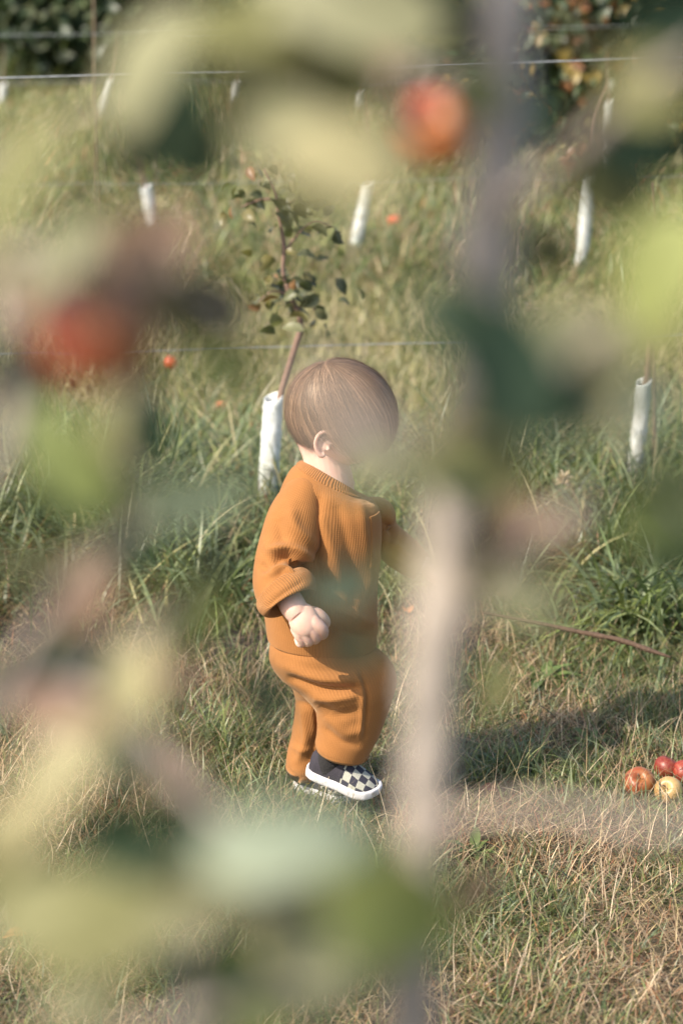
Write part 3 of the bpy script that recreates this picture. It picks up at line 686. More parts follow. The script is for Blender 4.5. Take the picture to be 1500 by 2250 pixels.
# far sleeve
V, F, uv, _ = loft([(770, 1124, 812, 1116, .03, .034), (792, 1140, 852, 1106, .058, .042), (800, 1160, 868, 1122, .066, .045), (806, 1168, 870, 1140, .07, .046), (820, 1200, 872, 1152, .06, .044), (846, 1232, 888, 1168, .05, .040), (880, 1256, 914, 1190, .04, .036),
                    (905, 1268, 936, 1212, .035, .033), (907, 1262, 931, 1216, .036, .028)], 90, 100, [([(845, 1150), (862, 1170), (850, 1200)], 9, -.006), ([(840, 1190), (870, 1200), (900, 1222)], 9, .004)], e=2.1, wob=.0015, seed=9)
mk('sleeve', V, F, M_knit, sweater, uv=uv)
# trousers
nl = [(612, 1372, 808, 1385, -.005, .084), (600, 1392, 806, 1402, -.006, .085), (590, 1422, 824, 1426, -.012, .091), (593, 1456, 852, 1452, -.022, .090), (618, 1492, 868, 1482, -.036, .084),
      (664, 1524, 869, 1510, -.046, .076), (692, 1554, 861, 1542, -.050, .066), (697, 1584, 849, 1579, -.052, .060), (695, 1612, 832, 1619, -.054, .056), (692, 1631, 813, 1653, -.055, .053),
      (694, 1637, 810, 1658, -.055, .051), (700, 1630, 804, 1650, -.055, .048), (705, 1602, 803, 1620, -.052, .046)]
pf = [([(640, 1490), (710, 1512), (785, 1512)], 9, -.011), ([(620, 1462), (700, 1490), (780, 1494)], 13, .006), ([(610, 1420), (660, 1450), (740, 1462)], 14, .003), ([(600, 1404), (640, 1410), (690, 1404)], 5, -.004),
      ([(790, 1478), (806, 1530), (800, 1620)], 5, -.0035), ([(782, 1475), (797, 1530), (790, 1620)], 6, .003), ([(705, 1545), (740, 1570), (790, 1560)], 12, -.005), ([(720, 1570), (760, 1610), (800, 1600)], 12, .004), ([(715, 1600), (750, 1630), (790, 1640)], 8, -.003),
      ([(690, 1530), (720, 1536), (780, 1530)], 10, .005), ([(820, 1430), (845, 1460), (850, 1500)], 12, .003)]
V, F, uv, _ = loft(nl, 220, 170, pf, e=2.15, wob=.0022, seed=5)
trousers = mk('trousers', V, F, M_knit_p, child, uv=uv)
fl = [(618, 1400, 760, 1420, .04, .06), (622, 1460, 770, 1470, .05, .065), (644, 1510, 764, 1530, .06, .062), (648, 1560, 746, 1570, .065, .056), (640, 1610, 728, 1615, .065, .052), (630, 1650, 716, 1658, .062, .049),
      (627, 1674, 706, 1686, .06, .047), (630, 1680, 702, 1690, .06, .044), (634, 1670, 698, 1680, .06, .042), (640, 1640, 698, 1650, .06, .04)]
V, F, uv, _ = loft(fl, 150, 120, [([(690, 1540), (700, 1600), (680, 1670)], 7, -.005), ([(665, 1560), (672, 1620), (655, 1670)], 9, .005), ([(650, 1540), (690, 1560), (700, 1600)], 8, -.004), ([(640, 1640), (670, 1650), (700, 1640)], 8, .003)], e=2.1, wob=.002, seed=8)
mk('trouser_leg', V, F, M_knit_p, trousers, uv=uv)

# --- body: one continuous skin surface
Hd = W(751, 908, 0.0)
fwd = unit([0.86, -0.30, -0.42]); lat = unit(np.cross(fwd, [0, 0, 1.0])); upv = np.cross(lat, fwd) * 1.0
if upv[2] < 0: upv = -upv
if lat[1] > 0: lat = -lat
def HP(f, l, u): return Hd + fwd * f + lat * l + upv * u
def head_geo():
    n, m = 110, 140; V = []
    for i in range(n):
        ph = pi * i / (n - 1)
        for j in range(m):
            th = 2 * pi * j / m
            f, l, u = sin(ph) * cos(th), sin(ph) * sin(th), cos(ph)
            x, y, z = 0.086 * f, 0.070 * l, 0.086 * u
            if f < 0: x *= 1.05
            low = max(0, -u)
            y *= 1 - 0.28 * low ** 1.6; x *= 1 - 0.10 * low if f < 0 else 1 - 0.04 * low
            if f > 0 and u < 0.1: z *= 1 + 0.20 * f * low               # jaw
            g = lambda a, b, c, sx, sy, sz: math.exp(-((x - a) / sx) ** 2 - ((y - b) / sy) ** 2 - ((z - c) / sz) ** 2)
            face = max(0, f)
            x -= 0.004 * face * math.exp(-((z + 0.012) / 0.012) ** 2)                                      # brow to eye line
            x += 0.015 * math.exp(-(y / 0.0085) ** 2 - ((z + 0.034) / 0.010) ** 2) * face                    # nose tip
            x += 0.006 * math.exp(-(y / 0.006) ** 2 - ((z + 0.020) / 0.014) ** 2) * face
            x += 0.006 * math.exp(-(y / 0.016) ** 2 - ((z + 0.056) / 0.0045) ** 2) * face                   # lips
            x += 0.006 * math.exp(-(y / 0.013) ** 2 - ((z + 0.064) / 0.005) ** 2) * face
            x -= 0.003 * math.exp(-(y / 0.018) ** 2 - ((z + 0.060) / 0.0016) ** 2) * face
            x += 0.007 * math.exp(-(y / 0.020) ** 2 - ((z + 0.082) / 0.012) ** 2) * face                    # chin
            for sg in (-1, 1):
                x -= 0.006 * math.exp(-((y - sg * 0.027) / 0.011) ** 2 - ((z + 0.014) / 0.008) ** 2) * face
                k = math.exp(-((y - sg * 0.040) / 0.020) ** 2 - ((z + 0.046) / 0.022) ** 2) * max(0, f + 0.2)
                y += sg * 0.008 * k; x += 0.006 * k
            V.append(HP(x, y, z))
    return np.array(V), grid_faces(n, m)
bm_ = MB(); Vh, Fh = head_geo(); bm_.add(Vh, Fh)
def T_(pts, rad, n=24, m=14): tube(bm_, pts, rad, n, m)
def blob(c, ax, n=20, m=24):
    V = []
    for i in range(n):
        for j in range(m):
            ph = pi * i / (n - 1); th = 2 * pi * j / m
            V.append(np.array(c) + ax[0] * sin(ph) * cos(th) + ax[1] * sin(ph) * sin(th) + ax[2] * cos(ph))
    bm_.add(V, grid_faces(n, m))
neck0 = HP(-0.028, 0, -0.050); neck1 = W(722, 1056, 0.0)
T_([HP(-0.02, 0, -0.03), neck0, (neck0 + neck1) / 2 + [0.002, -0.004, 0], neck1, W(715, 1120, 0)], [.040, .040, .037, .044, .050], 30, 28)
V, F, uv, _ = loft([(664, 1030, 780, 1086, .004, .044), (652, 1046, 796, 1100, .002, .056), (630, 1080, 815, 1115, 0, .070), (615, 1130, 820, 1140, 0, .080), (606, 1220, 812, 1230, 0, .082), (602, 1320, 808, 1320, 0, .084), (612, 1400, 805, 1410, 0, .080), (640, 1450, 780, 1450, 0, .06)], 40, 40)
bm_.add(V, F)
for k_, cc_ in ((0, W(722, 1062, 0.003)), (1, W(710, 1430, 0))):                # close the trunk
    r_ = (.046, .08)[k_]; blob(cc_, (np.array([r_, 0, 0]), np.array([0, r_ * .9, 0]), np.array([0, 0, .02])))
for s_, pth, rr in ((0, [W(660, 1120, -.06), W(622, 1230, -.105), W(608, 1285, -.125), W(628, 1306, -.150), W(640, 1324, -.165)], [.026, .022, .018, .018, .018]),
                    (1, [W(815, 1120, .05), W(840, 1165, .06), W(880, 1205, .045), W(935, 1245, .03)], [.024, .021, .017, .016]),
                    (2, [W(700, 1430, -.03), W(780, 1490, -.05), W(775, 1560, -.052), W(752, 1650, -.05), W(742, 1685, -.045)], [.055, .045, .036, .026, .024]),
                    (3, [W(690, 1430, .04), W(705, 1540, .06), W(680, 1640, .062), W(672, 1710, .058)], [.055, .042, .03, .024])):
    T_(pth, rr, 30, 18)
# near hand: a loose fist
def K(px, py, o): return W(px, py, o)
wr = K(644, 1332, -.176)
T_([K(622, 1296, -.140), K(636, 1318, -.160), K(646, 1336, -.177), K(658, 1352, -.184)], [.021, .0225, .0225, .020], 20, 22)
pa = unit(K(684, 1386, -.190) - wr); pb = unit(K(696, 1352, -.190) - K(650, 1398, -.190)); pc = np.cross(pa, pb)
if pc[1] > 0: pc = -pc
blob(K(668, 1364, -.186), (pa * .0305, pb * .0275, pc * .0205), 26, 34)
blob(K(658, 1384, -.185), (pa * .0185, pb * .0145, pc * .0150), 20, 24)
fing = [((691, 1367, -.195), (708, 1384, -.193), (706, 1395, -.180), (692, 1386, -.168), .0108),
        ((680, 1379, -.196), (694, 1398, -.192), (690, 1406, -.180), (678, 1394, -.168), .0092),
        ((667, 1389, -.194), (679, 1407, -.190), (674, 1412, -.179), (664, 1400, -.168), .0086),
        ((654, 1395, -.190), (664, 1411, -.186), (658, 1414, -.177), (652, 1402, -.168), .0076)]
for a1, b1, c1, d1, r in fing:
    T_([K(*a1) - pa * .014 - pc * .004, K(*a1), K(*b1), K(*c1), K(*d1)], [r * .9, r * 1.02, r, r * .9, r * .75], 24, 16)
T_([K(672, 1346, -.172), K(690, 1346, -.178), K(706, 1354, -.178), K(716, 1368, -.172), K(710, 1378, -.164)], [.011, .0108, .0098, .0084, .0066], 24, 14)
# far hand, half closed, beyond the trunk
far = W(940, 1250, .03)
blob(W(952, 1262, .03), (unit([1, -.2, -.7]) * .026, np.array([0, .022, 0]), unit([.7, 0, 1]) * .014))
for k in range(4):
    b_o = .012 + .012 * k
    T_([W(958, 1266, b_o), W(974, 1282, b_o), W(974, 1300, b_o - .004), W(962, 1304, b_o - .006)], [.0085, .008, .0075, .0065], 14, 10)
T_([W(948, 1262, .012), W(960, 1276, .000), W(970, 1284, -.004)], [.0095, .0085, .007], 14, 10)
# ear (and its twin)
def ear(sg):
    e0 = lambda a, b, c: HP(0.010 + a, sg * (0.0655 + c), -0.036 + b)
    rim = [e0(.012, .004, .002), e0(.011, .016, .008), e0(.002, .023, .012), e0(-.010, .019, .014), e0(-.015, .006, .014), e0(-.013, -.008, .012), e0(-.006, -.018, .009), e0(.003, -.024, .005), e0(.007, -.019, .002)]
    T_(rim, [.0030, .0034, .0036, .0037, .0036, .0036, .0042, .0050, .0040], 44, 10)
    T_([e0(.003, .012, .006), e0(-.006, .010, .008), e0(-.008, -.002, .008), e0(-.003, -.012, .006)], [.002, .0028, .0028, .002], 20, 8)
    T_([e0(.010, -.004, .005), e0(.009, -.010, .006)], [.0035, .003], 6, 8)
    blob(e0(-.002, -.001, .001), (fwd * .013, upv * .019, lat * .0058), 14, 16)
ear(1); ear(-1)
body = mk('body', np.concatenate(bm_.V), np.concatenate(bm_.F), [], child)
rm = body.modifiers.new('r', 'REMESH'); rm.mode = 'VOXEL'; rm.voxel_size = 0.0014; rm.use_smooth_shade = True
sm = body.modifiers.new('s', 'SMOOTH'); sm.factor = 0.5; sm.iterations = 2
dg = bpy.context.evaluated_depsgraph_get(); me = bpy.data.meshes.new_from_object(body.evaluated_get(dg)); body.modifiers.clear(); body.data = me
M_skin = N('skin'); sf_ = M_skin.noise(35, 3); sf2 = M_skin.noise(400, 3)
c = M_skin.mix((0.74, 0.50, 0.40), (0.70, 0.43, 0.33), sf_); M_skin.l(c, M_skin.b.inputs['Base Color']); M_skin.setv(Roughness=0.48)
M_skin.b.inputs['Subsurface Weight'].default_value = 0.35; M_skin.b.inputs['Subsurface Radius'].default_value = (0.012, 0.005, 0.003); M_skin.b.inputs['Subsurface Scale'].default_value = 0.7
M_skin.bump(sf2, 0.08, 0.0005)
me.materials.clear(); me.materials.append(M_skin.m); me.polygons.foreach_set('use_smooth', np.ones(len(me.polygons), bool))

# eyes, mostly lowered
M_eye = mat_plain('eye_white', (0.75, 0.72, 0.70), 0.2, 0.05, 100, 0); M_iris = mat_plain('eye_iris', (0.06, 0.035, 0.02), 0.15, 0.2, 300, 0)
for sg in (-1, 1):
    mb = MB(); ec = HP(0.0735, sg * 0.027, -0.015); th = np.linspace(0, 2 * pi, 20, endpoint=False)
    V = [ec + 0.0085 * (fwd * sin(p) * cos(t) + lat * sin(p) * sin(t) + upv * cos(p)) for p in np.linspace(0, pi, 14) for t in th]
    e_o = mk('eye', V, grid_faces(14, 20), M_eye, child)
    V = [ec + 0.0088 * unit(fwd * 1.0 + (lat * cos(t) + upv * sin(t)) * a - upv * 0.35) for a in (0.02, 0.2, 0.36) for t in th]
    mk('iris', V, grid_faces(3, 20), M_iris, e_o)

# hair
M_hair = N('hair'); a = M_hair.n('VertexColor', layer_name='Col'); M_hair.l(a.outputs[0], M_hair.b.inputs['Base Color'])
M_hair.setv(Roughness=0.4); M_hair.b.inputs['Specular IOR Level'].default_value = 0.55; M_hair.b.inputs['Specular Tint'].default_value = (1, 0.86, 0.7, 1)
M_hair.trans(M_hair.mix(a.outputs[0], (1.2, 0.9, 0.65), 1.0, 'MULTIPLY'), 0.25)
SA = np.array([0.099, 0.0825, 0.093])
def on_hair(dirs, off): return Hd + (dirs * (SA + off[:, None])) @ np.stack([fwd, lat, upv])
def rim_u(az):
    "lowest point of the hair (unit-sphere height) round the head: 0 front, pi back"
    a = np.abs((az + pi) % (2 * pi) - pi)
    return np.interp(a, [0, .5, .9, 1.2, 1.42, 1.62, 1.8, 2.05, 2.5, pi], [-.40, -.42, -.34, -.22, -.14, -.36, -.80, -.92, -.94, -.94])
crown = unit(np.array([-0.60, 0.22, 0.78]))
def strands(n, s_lo, s_hi, off0, offv, wdt, segs=13, g=rng):
    az = g.random(n) * 2 * pi; locks = np.round(az * 46 / (2 * pi) + 0.25 * g.normal(size=n)) * 2 * pi / 46
    # end point on the rim
    lk = g.random(97); uo = rim_u(locks) + np.where(np.cos(locks) > 0.2, 0.24, 0.10) * lk[(np.round(locks * 7.32).astype(int)) % 97] - 0.05 + 0.07 * g.normal(size=n) - 0.10 * (g.random(n) < 0.06)
    aze = az * 0.55 + locks * 0.45 + 0.05 * g.normal(size=n)
    sweep = 0.30 * np.sin(aze) * 1.0                                        # combed slightly forward
    E = np.stack([np.cos(aze), np.sin(aze), np.zeros(n)], -1) * np.sqrt(1 - np.clip(uo, -.98, .98) ** 2)[:, None]; E[:, 2] = uo
    Cc = np.broadcast_to(crown, E.shape); om = np.arccos(np.clip((E * Cc).sum(-1), -1, 1))
    s0 = s_lo + (s_hi - s_lo) * g.random(n); s1 = np.minimum(1.0, s0 + 0.45 + 0.5 * g.random(n))
    s1 = np.where(g.random(n) < 0.55, 1.0, s1)
    off = off0 + offv * g.random(n); bend = g.normal(size=n) * 0.07 + 0.07 * (lk[(np.round(locks * 7.32).astype(int) * 5) % 97] - .5); lockh = 0.008 * (lk[(np.round(locks * 7.32).astype(int) * 3) % 97] - .6)
    rows = []; 
    for k in range(segs):
        t = k / (segs - 1); s = s0 + (s1 - s0) * t
        a = np.sin((1 - s) * om) / np.sin(om); b = np.sin(s * om) / np.sin(om)
        d = unit(Cc * a[:, None] + E * b[:, None])
        side = unit(np.cross(Cc, E)); d = unit(d + side * (bend * sin(pi * t) + 0.16 * np.sin(s * pi) * 1.0)[:, None])
        o_ = off * (1 - 0.5 * t) + 0.0035 * np.clip(s - 0.85, 0, 1) * 6 * (E[:, 0] > 0.2)
        o_ = o_ - np.clip(s - 0.70, 0, 1) * np.where(E[:, 0] < -0.1, 0.018, 0.0) + lockh * (0.3 + 0.7 * s) * np.clip(3 * s, 0, 1)
        rows.append((on_hair(d, o_), side))
    V = []
    for k, (p, side) in enumerate(rows):
        t = k / (segs - 1); wv = wdt * (1 - t ** 3 * 0.85) * (0.5 + 0.5 * min(1, t * 5))
        sw = side @ np.stack([fwd, lat, upv])
        V.append(p - sw * wv / 2); V.append(p + sw * wv / 2)
    V = np.stack(V, 1); mm = 2 * segs; k = np.arange(segs - 1)[None]; b = (np.arange(n) * mm)[:, None]
    F = np.stack([b + 2 * k, b + 2 * k + 1, b + 2 * k + 3, b + 2 * k + 2], -1).reshape(-1, 4)
    base = np.array([[0.29, 0.175, 0.10], [0.20, 0.115, 0.065], [0.46, 0.30, 0.185], [0.12, 0.07, 0.04]])
    lc = (np.round(locks * 7.32).astype(int)) % 4
    cidx = np.where(g.random(n) < 0.5, lc, g.integers(0, 4, n)); col = base[cidx] * (0.72 + 0.6 * lk[(np.round(locks * 7.32).astype(int) * 7) % 97])[:, None] * (1 + 0.18 * g.normal(size=(n, 1))).clip(.5, 1.6)
    # nape a little redder and darker
    col = col * np.where((E[:, 0] < -0.2) & (s1 > 0.7), 0.85, 1.0)[:, None]
    return V.reshape(-1, 3), F, np.repeat(col, mm, axis=0)
hm = MB()
for args in ((4200, .0, .10, -.004, .004, .0013), (5200, .05, .6, -.002, .0045, .0011), (2600, .0, .5, .000, .004, .0007), (700, .1, .7, .003, .008, .00045)):
    hm.add(*strands(*args))
# undercap
n_, m_ = 40, 120; capV = []
for i in range(n_):
    for j in range(m_):
        az = 2 * pi * j / m_; lo = float(rim_u(np.array([az]))[0]) + 0.05; u_ = 1 + (lo - 1) * i / (n_ - 1); r_ = sqrt(max(0, 1 - u_ * u_))
        capV.append((cos(az) * r_, sin(az) * r_, u_))
capV = on_hair(np.array(capV), np.full(len(capV), -0.0055)); hm.add(capV, grid_faces(n_, m_), (0.10, 0.055, 0.03))
hair = mk('hair', np.concatenate(hm.V), np.concatenate(hm.F), M_hair.m, child, col=np.concatenate(hm.C))

# --- shoes
M_check = N('checkered_canvas'); uvn = M_check.n('UVMap', uv_map='UVMap'); ck = M_check.n('TexChecker'); ck.inputs['Scale'].default_value = 1.0
M_check.l(uvn.outputs[0], ck.inputs['Vector']); ck.inputs['Color1'].default_value = (0.42, 0.41, 0.34, 1); ck.inputs['Color2'].default_value = (0.035, 0.033, 0.05, 1)
nf = M_check.noise(500, 3); M_check.l(M_check.mix(ck.outputs[0], M_check.mix(ck.outputs[0], (0.75, 0.75, 0.75), 1.0, 'MULTIPLY'), nf), M_check.b.inputs['Base Color']); M_check.setv(Roughness=0.85); M_check.bump(nf, 0.3, 0.0004)
M_dark = mat_plain('dark_canvas', (0.035, 0.03, 0.04), 0.85, 0.3, 400, 0.4, 0.0005)
MS = N('white_rubber'); s1 = MS.noise(45, 4); s2 = MS.noise(70, 5, 0.7, lo=0.50, hi=0.72)
MS.l(MS.mix(MS.mix((0.72, 0.71, 0.74), (0.58, 0.56, 0.56), s1), (0.36, 0.30, 0.20), s2), MS.b.inputs['Base Color']); MS.setv(Roughness=0.55); MS.bump(s1, 0.1, 0.001); M_sole = MS.m
M_sock = mat_plain('dark_sock', (0.022, 0.020, 0.020), 0.9, 0.3, 300, 0.5, 0.001)
M_sock2 = mat_plain('yellow_sock', (0.85, 0.60, 0.06), 0.8, 0.2, 300, 0.3, 0.001)
SL = 0.135
def shoe(O, d, up, sockmat, label_parts=True):
    X_ = unit(d); Z_ = unit(np.asarray(up) - X_ * np.dot(up, X_)); Yv = np.cross(Z_, X_)
    TR = lambda p: O + np.asarray(p)[..., 0:1] * X_ + np.asarray(p)[..., 1:2] * Yv + np.asarray(p)[..., 2:3] * Z_
    wdt = lambda x: np.interp(x / SL, [0, .03, .10, .25, .45, .62, .75, .87, .95, 1.0], [.006, .017, .0235, .0255, .025, .0285, .0305, .0275, .019, .004])
    hgt = lambda x: np.interp(x / SL, [0, .04, .15, .30, .42, .50, .60, .75, .88, .96, 1.0], [.026, .036, .040, .037, .040, .040, .036, .027, .020, .013, .004])
    xs_ = SL * (0.5 - 0.5 * np.cos(np.linspace(0, pi, 56)))
    th = np.linspace(0, pi, 41)
    def upper(lo, hi, name, mat, par, off=0.0):
        xx = np.linspace(lo, hi, 34) if hi < SL * .96 else lo + (hi - lo) * np.sin(np.linspace(0, pi / 2, 34))
        V = []; uv = []
        for x in xx:
            w_ = wdt(x) + off; h_ = hgt(x) + off
            for t in th:
                V.append((x, w_ * cos(t) if abs(cos(t)) < .999 else w_ * cos(t), .013 + h_ * sin(t) ** 0.75))
                q = 0.0142; a_ = (t / pi - .5) * .085 ; uv.append((x / q + 40.0, a_ / q + 40.5))
        o = mk(name, TR(np.array(V)), grid_faces(len(xx), len(th), closed=False), mat, par, uv=np.array(uv)); return o
    # sole
    m = 90; u = np.linspace(0, 2 * pi, m, endpoint=False); cx = SL * (0.5 - 0.5 * np.cos(u))
    sg = np.where(u < pi, 1.0, -1.0); oy = sg * (wdt(np.clip(cx, 0, SL)) + .0025) * np.where((u == 0) | (u == pi), .3, 1)
    ox = cx + (cx / SL - .5) * .006
    spring = lambda x: .010 * np.clip((x / SL - .72) / .28, 0, 1) ** 2
    toe = np.clip((cx / SL - .80) / .2, 0, 1)
    rows = []
    for z, sc in ((-.001, .0), (-.001, .93), (.0015, .99), (.005, 1.0), (.012, 1.0), (.0165, .995), (.0178, .96), (.016, .90)):
        zz = z + spring(cx) * (1 - .45 * (z > .01)) + (.004 * toe if z > .01 else 0)
        rows.append(np.stack([SL / 2 + (ox - SL / 2) * (sc if sc else .02), oy * (sc if sc else .02), zz], -1))
    V = np.concatenate(rows)
    sole = mk('shoe', TR(V), grid_faces(len(rows), m), M_sole, child)
    upper(0.001, SL * .50, 'shoe_quarter', M_dark, sole, .0006); upper(SL * .47, SL * .985, 'shoe_vamp', M_check.m, sole)
    mb = MB(); a0 = TR(np.array([SL * .27, 0, .020])); tube(mb, [a0, a0 + Z_ * .025, a0 + Z_ * .036 + X_ * .004, a0 + Z_ * .055 + X_ * .004 + np.array([0, 0, .003])], [.026, .026, .025, .024], 20, 24)
    mb.build('sock', sockmat, child)
    return sole
hb = W(684, 1697, -.045); tb = W(818, 1750, -.085)
dshoe = unit(tb - hb); print('shoe', np.linalg.norm(tb - hb), hb, tb)
shoe(hb - dshoe * .006, dshoe, np.array([0.10, -0.14, 1.0]), M_sock)
h2 = W(656, 1728, .075); shoe(h2, unit(np.array([0.80, -0.55, -0.02])), np.array([0, 0, 1.0]), M_sock2)
# ------------------------------------------------------------------ apple tree in front, close to the lens
VIEW = -FW
def img_dir(px, py, d, deg): a = radians(deg); return RT * cos(a) + UP * sin(a)
ZS = 0.95
def dp(px, py, z):
    "point z metres from the lens along the view"
    return CAM + (FW * F_PX + RT * (px - 750) - UP * (py - 1125)) * (z * ZS / F_PX)
tb0 = dp(905, 2250, .92); troot = np.array([tb0[0] - .02, tb0[1] + .01, float(gz(tb0[0], tb0[1]))])
tree = thing('apple_tree', troot, 'blurred young apple tree close to the lens with pale grey trunk and large soft leaves', 'tree')
TD = .92; pxm = F_PX / TD / ZS
tp = [(troot, .014), (troot * .5 + tb0 * .5 + [0.01, 0, 0], .0125), (tb0, .0092)] + [(dp(x, y, TD), w_ * .93 / 2 / pxm) for x, y, w_ in
      ((925, 2050, 108), (930, 1900, 110), (932, 1750, 114), (940, 1580, 118), (955, 1430, 128), (985, 1300, 160), (980, 1180, 138), (990, 1050, 132), (1015, 950, 120), (1050, 810, 124), (1070, 680, 136), (1068, 560, 148), (1090, 400, 140), (1100, 200, 132), (1112, 0, 120), (1118, -250, 100))] + [(dp(1130, -700, TD), .006), (dp(1150, -1300, TD), .003)]
mb = MB(); tube(mb, [p for p, r in tp], [r for p, r in tp], 150, 22, bump=0.03, seed=5); mb.build('trunk', mat_bark('old_bark', (0.46, 0.395, 0.33), (0.29, 0.245, 0.205)), tree)
BR = {}
def branch(name, owner, pts, r0, r1, n=34):
    mb = MB(); P = [dp(*p) if len(p) == 3 else np.array(p) for p in pts]
    tube(mb, P, np.linspace(r0, r1, len(P)), n, 10, bump=0.05, seed=len(pts)); mb.build('branch', M_bark, owner)
    BR.setdefault(name, []).append(catmull(P, n)); return P
BR['main'] = [catmull([p for p, r in tp[2:-1]], 60)]
branch('main', tree, [(1100, 250, .92), (1000, 190, .96), (900, 150, 1.0), (830, 120, 1.0), (700, 60, .98), (520, 80, .95), (400, 75, .93), (330, 100, .92)], 0.0046, 0.0021, 50)
branch('main', tree, [(850, 130, 1.0), (860, 190, 1.0), (890, 260, 1.02), (930, 290, 1.05)], 0.0053, 0.0021)
branch('main', tree, [(700, 60, .98), (680, 200, .9), (720, 330, .85), (800, 420, .8)], 0.0019, 0.0010)
branch('main', tree, [(1090, 450, .92), (1150, 420, .88), (1300, 300, .84), (1430, 180, .8), (1540, 100, .8)], 0.0037, 0.0021)
branch('main', tree, [(1040, 850, .92), (1120, 840, .88), (1250, 800, .82), (1400, 660, .78), (1520, 540, .76)], 0.0037, 0.0017)
branch('main', tree, [(1250, 800, .82), (1340, 900, .84), (1440, 1050, .84), (1530, 1160, .84)], 0.0019, 0.0014)
branch('main', tree, [(1000, 1310, .92), (1080, 1300, .90), (1150, 1200, .86), (1240, 1130, .84), (1300, 1090, .84)], 0.0046, 0.0017)
branch('main', tree, [(985, 1080, .92), (930, 1050, .84), (860, 1035, .78), (770, 1045, .74)], 0.0019, 0.0010)
branch('main', tree, [(985, 1060, .92), (900, 1000, .72), (800, 925, .62), (730, 860, .60), (690, 800, .60)], .0036, .0030)
branch('main', tree, [(930, 1800, .92), (1040, 1790, .9), (1150, 1775, .88), (1300, 1790, .85), (1420, 1815, .83), (1600, 1810, .82)], 0.0028, 0.0024, 50)
branch('main', tree, [(930, 1960, .92), (850, 1950, .88), (700, 1990, .82), (500, 1960, .78), (300, 2020, .76), (60, 2060, .76), (-80, 2040, .76)], 0.0037, 0.0021, 50)
branch('main', tree, [(925, 2100, .92), (820, 2080, .86), (650, 2150, .8), (430, 2230, .78), (250, 2290, .78)], 0.0031, 0.0021, 40)
# second tree, its stem just outside the left edge
sb = dp(-170, 2250, .9); sroot = np.array([sb[0], sb[1], float(gz(sb[0], sb[1]))])
tree2 = thing('apple_tree', sroot, 'blurred apple tree at the left whose branches reach in with a dark red apple', 'tree')
mb = MB(); tube(mb, [sroot, sb, dp(-150, 1700, .9), dp(-130, 1100, .9), dp(-150, 500, .9), dp(-180, -200, .9), dp(-200, -900, .9)], [.014, .011, .0105, .010, .009, .007, .003], 90, 18, bump=.03); mb.build('trunk', M_bark, tree2)
branch('left', tree2, [(-130, 1180, .9), (-40, 1060, .9), (20, 960, .9), (30, 820, .92), (0, 640, .95), (-30, 480, .95)], 0.0040, 0.0028)
branch('left', tree2, [(-140, 620, .9), (20, 560, .9), (180, 560, .9), (330, 560, .9), (440, 640, .9), (520, 720, .9)], 0.0043, 0.0021, 44)
branch('left', tree2, [(260, 565, .9), (270, 700, .86), (285, 860, .88), (280, 1000, .88), (262, 1120, .88)], 0.0028, 0.0021)
branch('left', tree2, [(-140, 1620, .9), (0, 1540, .9), (130, 1500, .9), (260, 1420, .9), (400, 1340, .9)], 0.0046, 0.0021, 44)
branch('left', tree2, [(130, 1500, .9), (300, 1600, .88), (380, 1700, .86), (470, 1790, .84), (560, 1860, .82)], 0.0037, 0.0021, 44)
branch('left', tree2, [(0, 1540, .9), (120, 1330, .88), (170, 1260, .88), (330, 1130, .86)], 0.0028, 0.0014)
branch('left', tree2, [(420, 2300, .84), (418, 2180, .86), (450, 2050, .84), (520, 1960, .82)], 0.0028, 0.0021)
branch('left', tree2, [(-150, 420, .9), (0, 330, .9), (160, 240, .9), (320, 180, .9)], 0.0031, 0.0014)

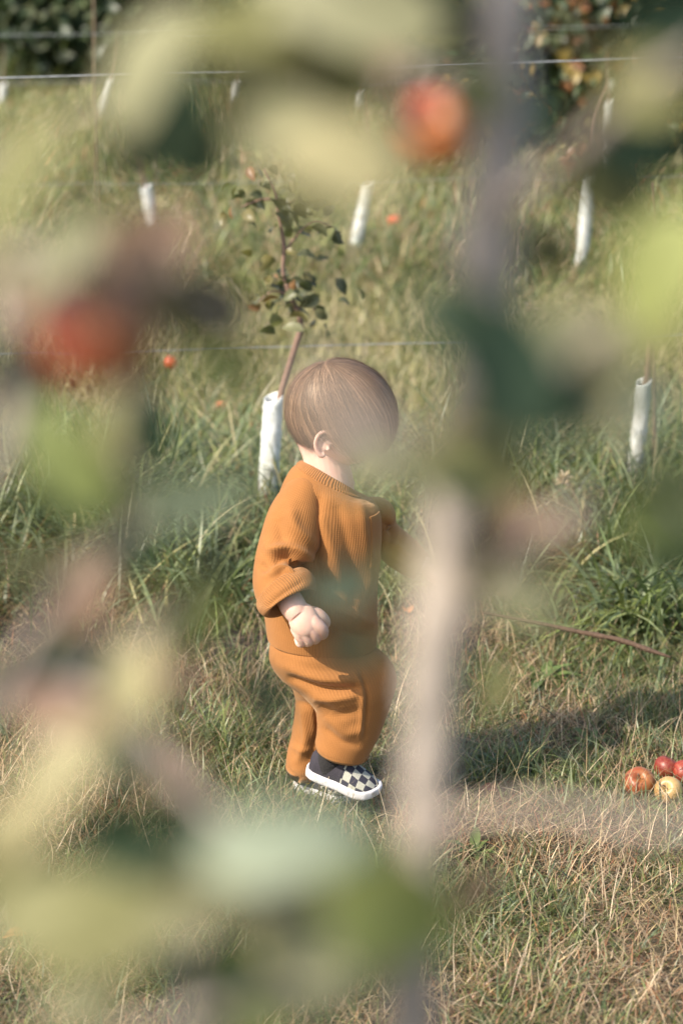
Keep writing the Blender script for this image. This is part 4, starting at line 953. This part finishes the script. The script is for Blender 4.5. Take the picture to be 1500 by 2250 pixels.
CGL = (.30, .33, .11); CV = (.38, .32, .27); CY = (.28, .275, .155); CG = (.19, .23, .07); CD = (.032, .058, .03); CM = (.40, .45, .32); CS = (.38, .34, .18); CP = (.32, .21, .15); CO = (.215, .21, .085); CK = (.06, .062, .022)
sunv = np.array(sun_dir)
def lit(t, k=0.0): return unit(VIEW * (1 - t) + sunv * t + RT * k)
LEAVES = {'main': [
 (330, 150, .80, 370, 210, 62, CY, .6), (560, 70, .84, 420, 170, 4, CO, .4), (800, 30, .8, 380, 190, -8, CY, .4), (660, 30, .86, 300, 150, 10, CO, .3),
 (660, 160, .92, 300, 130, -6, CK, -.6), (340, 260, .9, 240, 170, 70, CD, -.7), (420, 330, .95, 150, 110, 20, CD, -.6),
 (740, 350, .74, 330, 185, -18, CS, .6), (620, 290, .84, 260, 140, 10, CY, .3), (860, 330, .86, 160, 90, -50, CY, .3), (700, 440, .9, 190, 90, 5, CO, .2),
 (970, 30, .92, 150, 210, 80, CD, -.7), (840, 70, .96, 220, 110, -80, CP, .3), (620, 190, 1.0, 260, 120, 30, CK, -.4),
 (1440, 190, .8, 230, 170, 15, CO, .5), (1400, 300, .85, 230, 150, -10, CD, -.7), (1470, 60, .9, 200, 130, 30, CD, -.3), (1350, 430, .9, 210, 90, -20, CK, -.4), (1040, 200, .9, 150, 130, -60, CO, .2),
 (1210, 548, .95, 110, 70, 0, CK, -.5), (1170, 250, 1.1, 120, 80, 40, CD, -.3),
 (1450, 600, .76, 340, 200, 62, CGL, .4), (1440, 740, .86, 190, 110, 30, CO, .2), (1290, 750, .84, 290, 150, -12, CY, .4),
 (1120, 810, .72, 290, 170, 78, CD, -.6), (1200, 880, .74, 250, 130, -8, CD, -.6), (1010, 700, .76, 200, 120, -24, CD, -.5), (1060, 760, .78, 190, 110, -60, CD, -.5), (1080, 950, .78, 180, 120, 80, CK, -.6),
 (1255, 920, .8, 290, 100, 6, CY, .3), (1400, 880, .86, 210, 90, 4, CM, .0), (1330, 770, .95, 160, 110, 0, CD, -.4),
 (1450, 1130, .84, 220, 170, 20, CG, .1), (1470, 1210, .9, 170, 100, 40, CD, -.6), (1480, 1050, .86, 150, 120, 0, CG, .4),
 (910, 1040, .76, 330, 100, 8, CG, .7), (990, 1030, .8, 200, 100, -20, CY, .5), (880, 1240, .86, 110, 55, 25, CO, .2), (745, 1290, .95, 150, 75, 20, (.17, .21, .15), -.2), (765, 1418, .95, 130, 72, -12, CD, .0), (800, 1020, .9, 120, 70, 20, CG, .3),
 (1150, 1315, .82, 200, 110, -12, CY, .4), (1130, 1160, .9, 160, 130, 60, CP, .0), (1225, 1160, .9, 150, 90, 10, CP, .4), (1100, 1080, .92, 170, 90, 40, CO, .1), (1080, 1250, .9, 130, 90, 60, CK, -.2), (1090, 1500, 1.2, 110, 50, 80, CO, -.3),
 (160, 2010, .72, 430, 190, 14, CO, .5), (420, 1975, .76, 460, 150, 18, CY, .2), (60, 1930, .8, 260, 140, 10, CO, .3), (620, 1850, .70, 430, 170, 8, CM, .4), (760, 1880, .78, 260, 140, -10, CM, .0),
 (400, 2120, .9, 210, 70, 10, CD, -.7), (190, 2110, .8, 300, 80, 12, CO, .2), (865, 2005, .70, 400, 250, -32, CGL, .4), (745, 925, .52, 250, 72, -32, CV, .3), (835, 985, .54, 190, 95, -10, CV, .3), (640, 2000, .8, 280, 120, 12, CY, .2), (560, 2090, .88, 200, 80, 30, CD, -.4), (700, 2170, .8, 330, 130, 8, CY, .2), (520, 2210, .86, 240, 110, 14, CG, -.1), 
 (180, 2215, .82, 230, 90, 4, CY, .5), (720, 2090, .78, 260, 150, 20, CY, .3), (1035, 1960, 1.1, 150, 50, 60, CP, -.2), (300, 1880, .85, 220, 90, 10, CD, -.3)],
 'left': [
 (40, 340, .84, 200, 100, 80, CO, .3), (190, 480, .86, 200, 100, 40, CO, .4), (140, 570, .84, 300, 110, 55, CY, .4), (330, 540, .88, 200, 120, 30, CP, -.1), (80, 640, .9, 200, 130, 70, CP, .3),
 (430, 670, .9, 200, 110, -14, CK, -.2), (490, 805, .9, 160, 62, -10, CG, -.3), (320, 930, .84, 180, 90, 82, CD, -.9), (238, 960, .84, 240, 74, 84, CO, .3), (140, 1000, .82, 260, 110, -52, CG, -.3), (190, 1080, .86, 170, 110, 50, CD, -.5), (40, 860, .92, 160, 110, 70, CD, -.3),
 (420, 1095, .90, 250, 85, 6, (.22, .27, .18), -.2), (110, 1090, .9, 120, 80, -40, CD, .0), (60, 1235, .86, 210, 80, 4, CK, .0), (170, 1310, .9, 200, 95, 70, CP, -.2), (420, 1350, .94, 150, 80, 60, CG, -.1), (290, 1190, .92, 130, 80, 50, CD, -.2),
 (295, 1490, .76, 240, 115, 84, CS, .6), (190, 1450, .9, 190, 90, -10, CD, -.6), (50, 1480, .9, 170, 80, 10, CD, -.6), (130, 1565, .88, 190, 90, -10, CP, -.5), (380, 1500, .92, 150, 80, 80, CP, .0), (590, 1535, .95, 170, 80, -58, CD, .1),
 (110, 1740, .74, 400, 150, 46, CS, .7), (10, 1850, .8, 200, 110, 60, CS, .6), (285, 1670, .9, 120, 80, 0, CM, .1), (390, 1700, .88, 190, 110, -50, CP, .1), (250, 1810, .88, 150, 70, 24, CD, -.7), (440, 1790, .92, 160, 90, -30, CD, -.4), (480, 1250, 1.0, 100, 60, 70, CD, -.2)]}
for key, ow in (('main', tree), ('left', tree2)):
    mbl = MB(); mbt = MB(); nodes = np.concatenate(BR[key]); g = np.random.default_rng(3)
    ap = dp(222, 735, .74)
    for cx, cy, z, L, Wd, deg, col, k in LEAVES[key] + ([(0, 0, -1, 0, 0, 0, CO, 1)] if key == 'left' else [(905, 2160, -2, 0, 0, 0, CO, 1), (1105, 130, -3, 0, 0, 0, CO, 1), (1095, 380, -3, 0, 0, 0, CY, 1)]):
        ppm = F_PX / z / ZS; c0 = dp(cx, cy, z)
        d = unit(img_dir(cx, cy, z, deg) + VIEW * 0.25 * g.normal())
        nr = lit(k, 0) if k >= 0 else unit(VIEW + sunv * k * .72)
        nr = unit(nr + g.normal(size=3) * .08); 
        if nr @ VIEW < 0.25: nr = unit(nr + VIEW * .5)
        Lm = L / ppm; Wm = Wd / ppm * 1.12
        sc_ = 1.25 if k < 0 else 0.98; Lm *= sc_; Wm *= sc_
        if z < -1.5:                                                # leaves added between sun and trunk to shade the bark
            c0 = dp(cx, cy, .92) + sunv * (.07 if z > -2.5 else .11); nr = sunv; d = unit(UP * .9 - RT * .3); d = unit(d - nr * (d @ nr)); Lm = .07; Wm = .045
        elif z < 0:                                                   # leaf added to keep the sun off the red apple
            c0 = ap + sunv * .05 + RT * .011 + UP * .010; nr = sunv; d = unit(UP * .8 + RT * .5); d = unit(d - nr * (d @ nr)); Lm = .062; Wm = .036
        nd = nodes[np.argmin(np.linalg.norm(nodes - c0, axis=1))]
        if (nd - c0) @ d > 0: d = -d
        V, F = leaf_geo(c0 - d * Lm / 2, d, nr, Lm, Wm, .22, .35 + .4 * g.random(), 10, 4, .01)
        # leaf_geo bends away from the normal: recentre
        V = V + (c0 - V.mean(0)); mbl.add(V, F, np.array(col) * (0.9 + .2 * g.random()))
        b0 = V[4]; tube(mbl, [nd, (nd + b0) / 2 + UP * .004, b0, b0 + d * .004], [.0012, .0010, .0008, .0006], 10, 6, (.25, .22, .10))
    mbl.build('foliage', M_leaf_near, ow)
apple(dp(950, 282, 1.18), .0185, dp(930, 120, 1.1) - dp(950, 282, 1.18), (0.30, 0.035, 0.02), (0.46, 0.15, 0.04), 'orange and red apple hanging left of the blurred trunk near the top', .35, 'apples still hanging on the blurred trees', blush=(-.6, .1, .75), seed=3)
apple(dp(222, 728, .74), .0195, UP + RT * .25, (0.38, 0.030, 0.016), (0.15, 0.065, 0.022), 'dark red apple hanging at the left over the lower wire', .22, 'apples still hanging on the blurred trees', blush=(-.9, -.2, -.55), seed=1)
